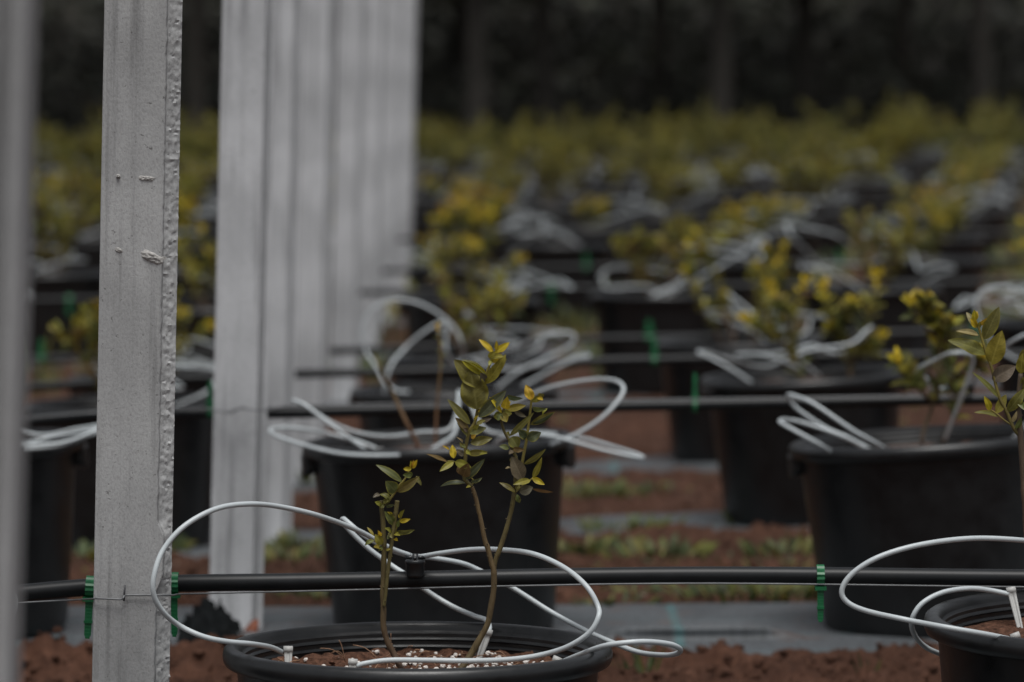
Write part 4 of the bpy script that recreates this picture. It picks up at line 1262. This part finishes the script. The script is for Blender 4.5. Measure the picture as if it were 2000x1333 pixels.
# ------------------------------------------------------------------ end of the field and the wood behind
fr = random.Random(3)
mg = MB()
for k in range(5200):
    y = fr.uniform(42.3, 46.5); x = fr.uniform(-8, 8)
    h = fr.uniform(.2, .5)
    b = Vector((x, y, gz(x, y) - .01))
    d = Vector((fr.uniform(-.4, .4), fr.uniform(-.3, .3), 1)).normalized()
    leaf(mg, b + d * h * fr.uniform(0, .6), b + d * h, fr.uniform(.03, .07), Vector((fr.uniform(-.5, .5), -1, .4)), jit(fr.choice([(.06, .075, .014), (.10, .10, .02), (.045, .055, .015)]), fr), -.1, .3, 3, 1)
o = mg.build("field_edge_grass", M_WEED); tag(o, kind="stuff")

def crown_mesh(seed):
    rr = random.Random(seed); mb = MB()
    cl = []
    for k in range(60):
        a = rr.uniform(0, 6.28); q = 2.5 * math.sqrt(rr.random()); z = rr.uniform(2.6, 10)
        q *= 1 - .6 * max(0, (z - 5) / 5)
        cl.append(Vector((q * math.cos(a), q * math.sin(a), z)))
    for c in cl:
        tone = rr.uniform(.6, 1.3)
        for k in range(42):
            p = c + Vector((rr.gauss(0, .42), rr.gauss(0, .42), rr.gauss(0, .30)))
            d = Vector((rr.uniform(-1, 1), rr.uniform(-1, 1), rr.uniform(-.7, .4))).normalized()
            L = rr.uniform(.22, .42)
            leaf(mb, p, p + d * L, L * .55, Vector((rr.uniform(-1, 1), rr.uniform(-1, 1), 1)), tuple(x * tone for x in (.075, .076, .055)), .05, .2, 2, 1)
    return mb.mesh("crown", M_FOREST)
def trunk_mesh(seed):
    rr = random.Random(seed); mb = MB()
    pts = [Vector((rr.uniform(-.06, .06) * (z > 0), rr.uniform(-.06, .06), z)) for z in (-.2, 1, 2.2, 3.6, 5.2, 7, 9.4)]
    mb.tube(smooth_path(pts, 4), lambda t: .17 * (1 - .85 * t) + .05 * max(0, 1 - t * 12), 12)
    for k in range(9):
        z = rr.uniform(2.6, 8); a = rr.uniform(0, 6.28)
        p = Vector((0, 0, z)); d = Vector((math.cos(a), math.sin(a), .45))
        mb.tube(smooth_path([p, p + d * .7, p + d * 1.5 + Vector((0, 0, .2))], 3), lambda t: .05 * (1 - .7 * t), 6)
    return mb.mesh("trunk", M_BARK)
crowns = [crown_mesh(s) for s in (1, 2, 3)]
trunks = [trunk_mesh(s) for s in (4, 5, 6)]
tpos = [(-.38, 50.5), (2.45, 51.5)]
for r_, y in enumerate((53.0, 58.5)):
    x = -9.5 + (r_ % 2) * 1.4
    while x < 9.8:
        tpos.append((x + fr.uniform(-.6, .6), y + fr.uniform(-1, 1))); x += 2.6
for j, (x, y) in enumerate(tpos):
    lab = ("dim tree trunk in the dark wood, just right of the posts" if j == 0 else "faint dark trunk near the middle of the shadowy wood" if j == 1 else
           "dark tree of the wood behind the field, lost in shadow")
    t = thing("forest_tree", lab, "tree", (x, y, gz(x, y)), (0, 0, fr.uniform(0, 6.28)), "trees of the wood behind the field")
    link("trunk", trunks[j % 3], t); link("crown", crowns[(j // 2) % 3], t)
ug = MB()
for k in range(42000):
    y = 55.5 + 14 * fr.random() ** .8; x = fr.uniform(-11, 11)
    hmax = .8 + (y - 55.5) * .24
    p = Vector((x, y, gz(x, y) + hmax * fr.random()))
    d = Vector((fr.uniform(-1, 1), fr.uniform(-1, 1), fr.uniform(-.6, .6))).normalized()
    L = fr.uniform(.14, .32)
    leaf(ug, p, p + d * L, L * .55, Vector((fr.uniform(-1, 1), fr.uniform(-1, 1), .6)), jit((.075, .075, .062), fr, .12), .05, .2, 2, 1)
o = ug.build("undergrowth", M_FOREST); tag(o, kind="stuff")
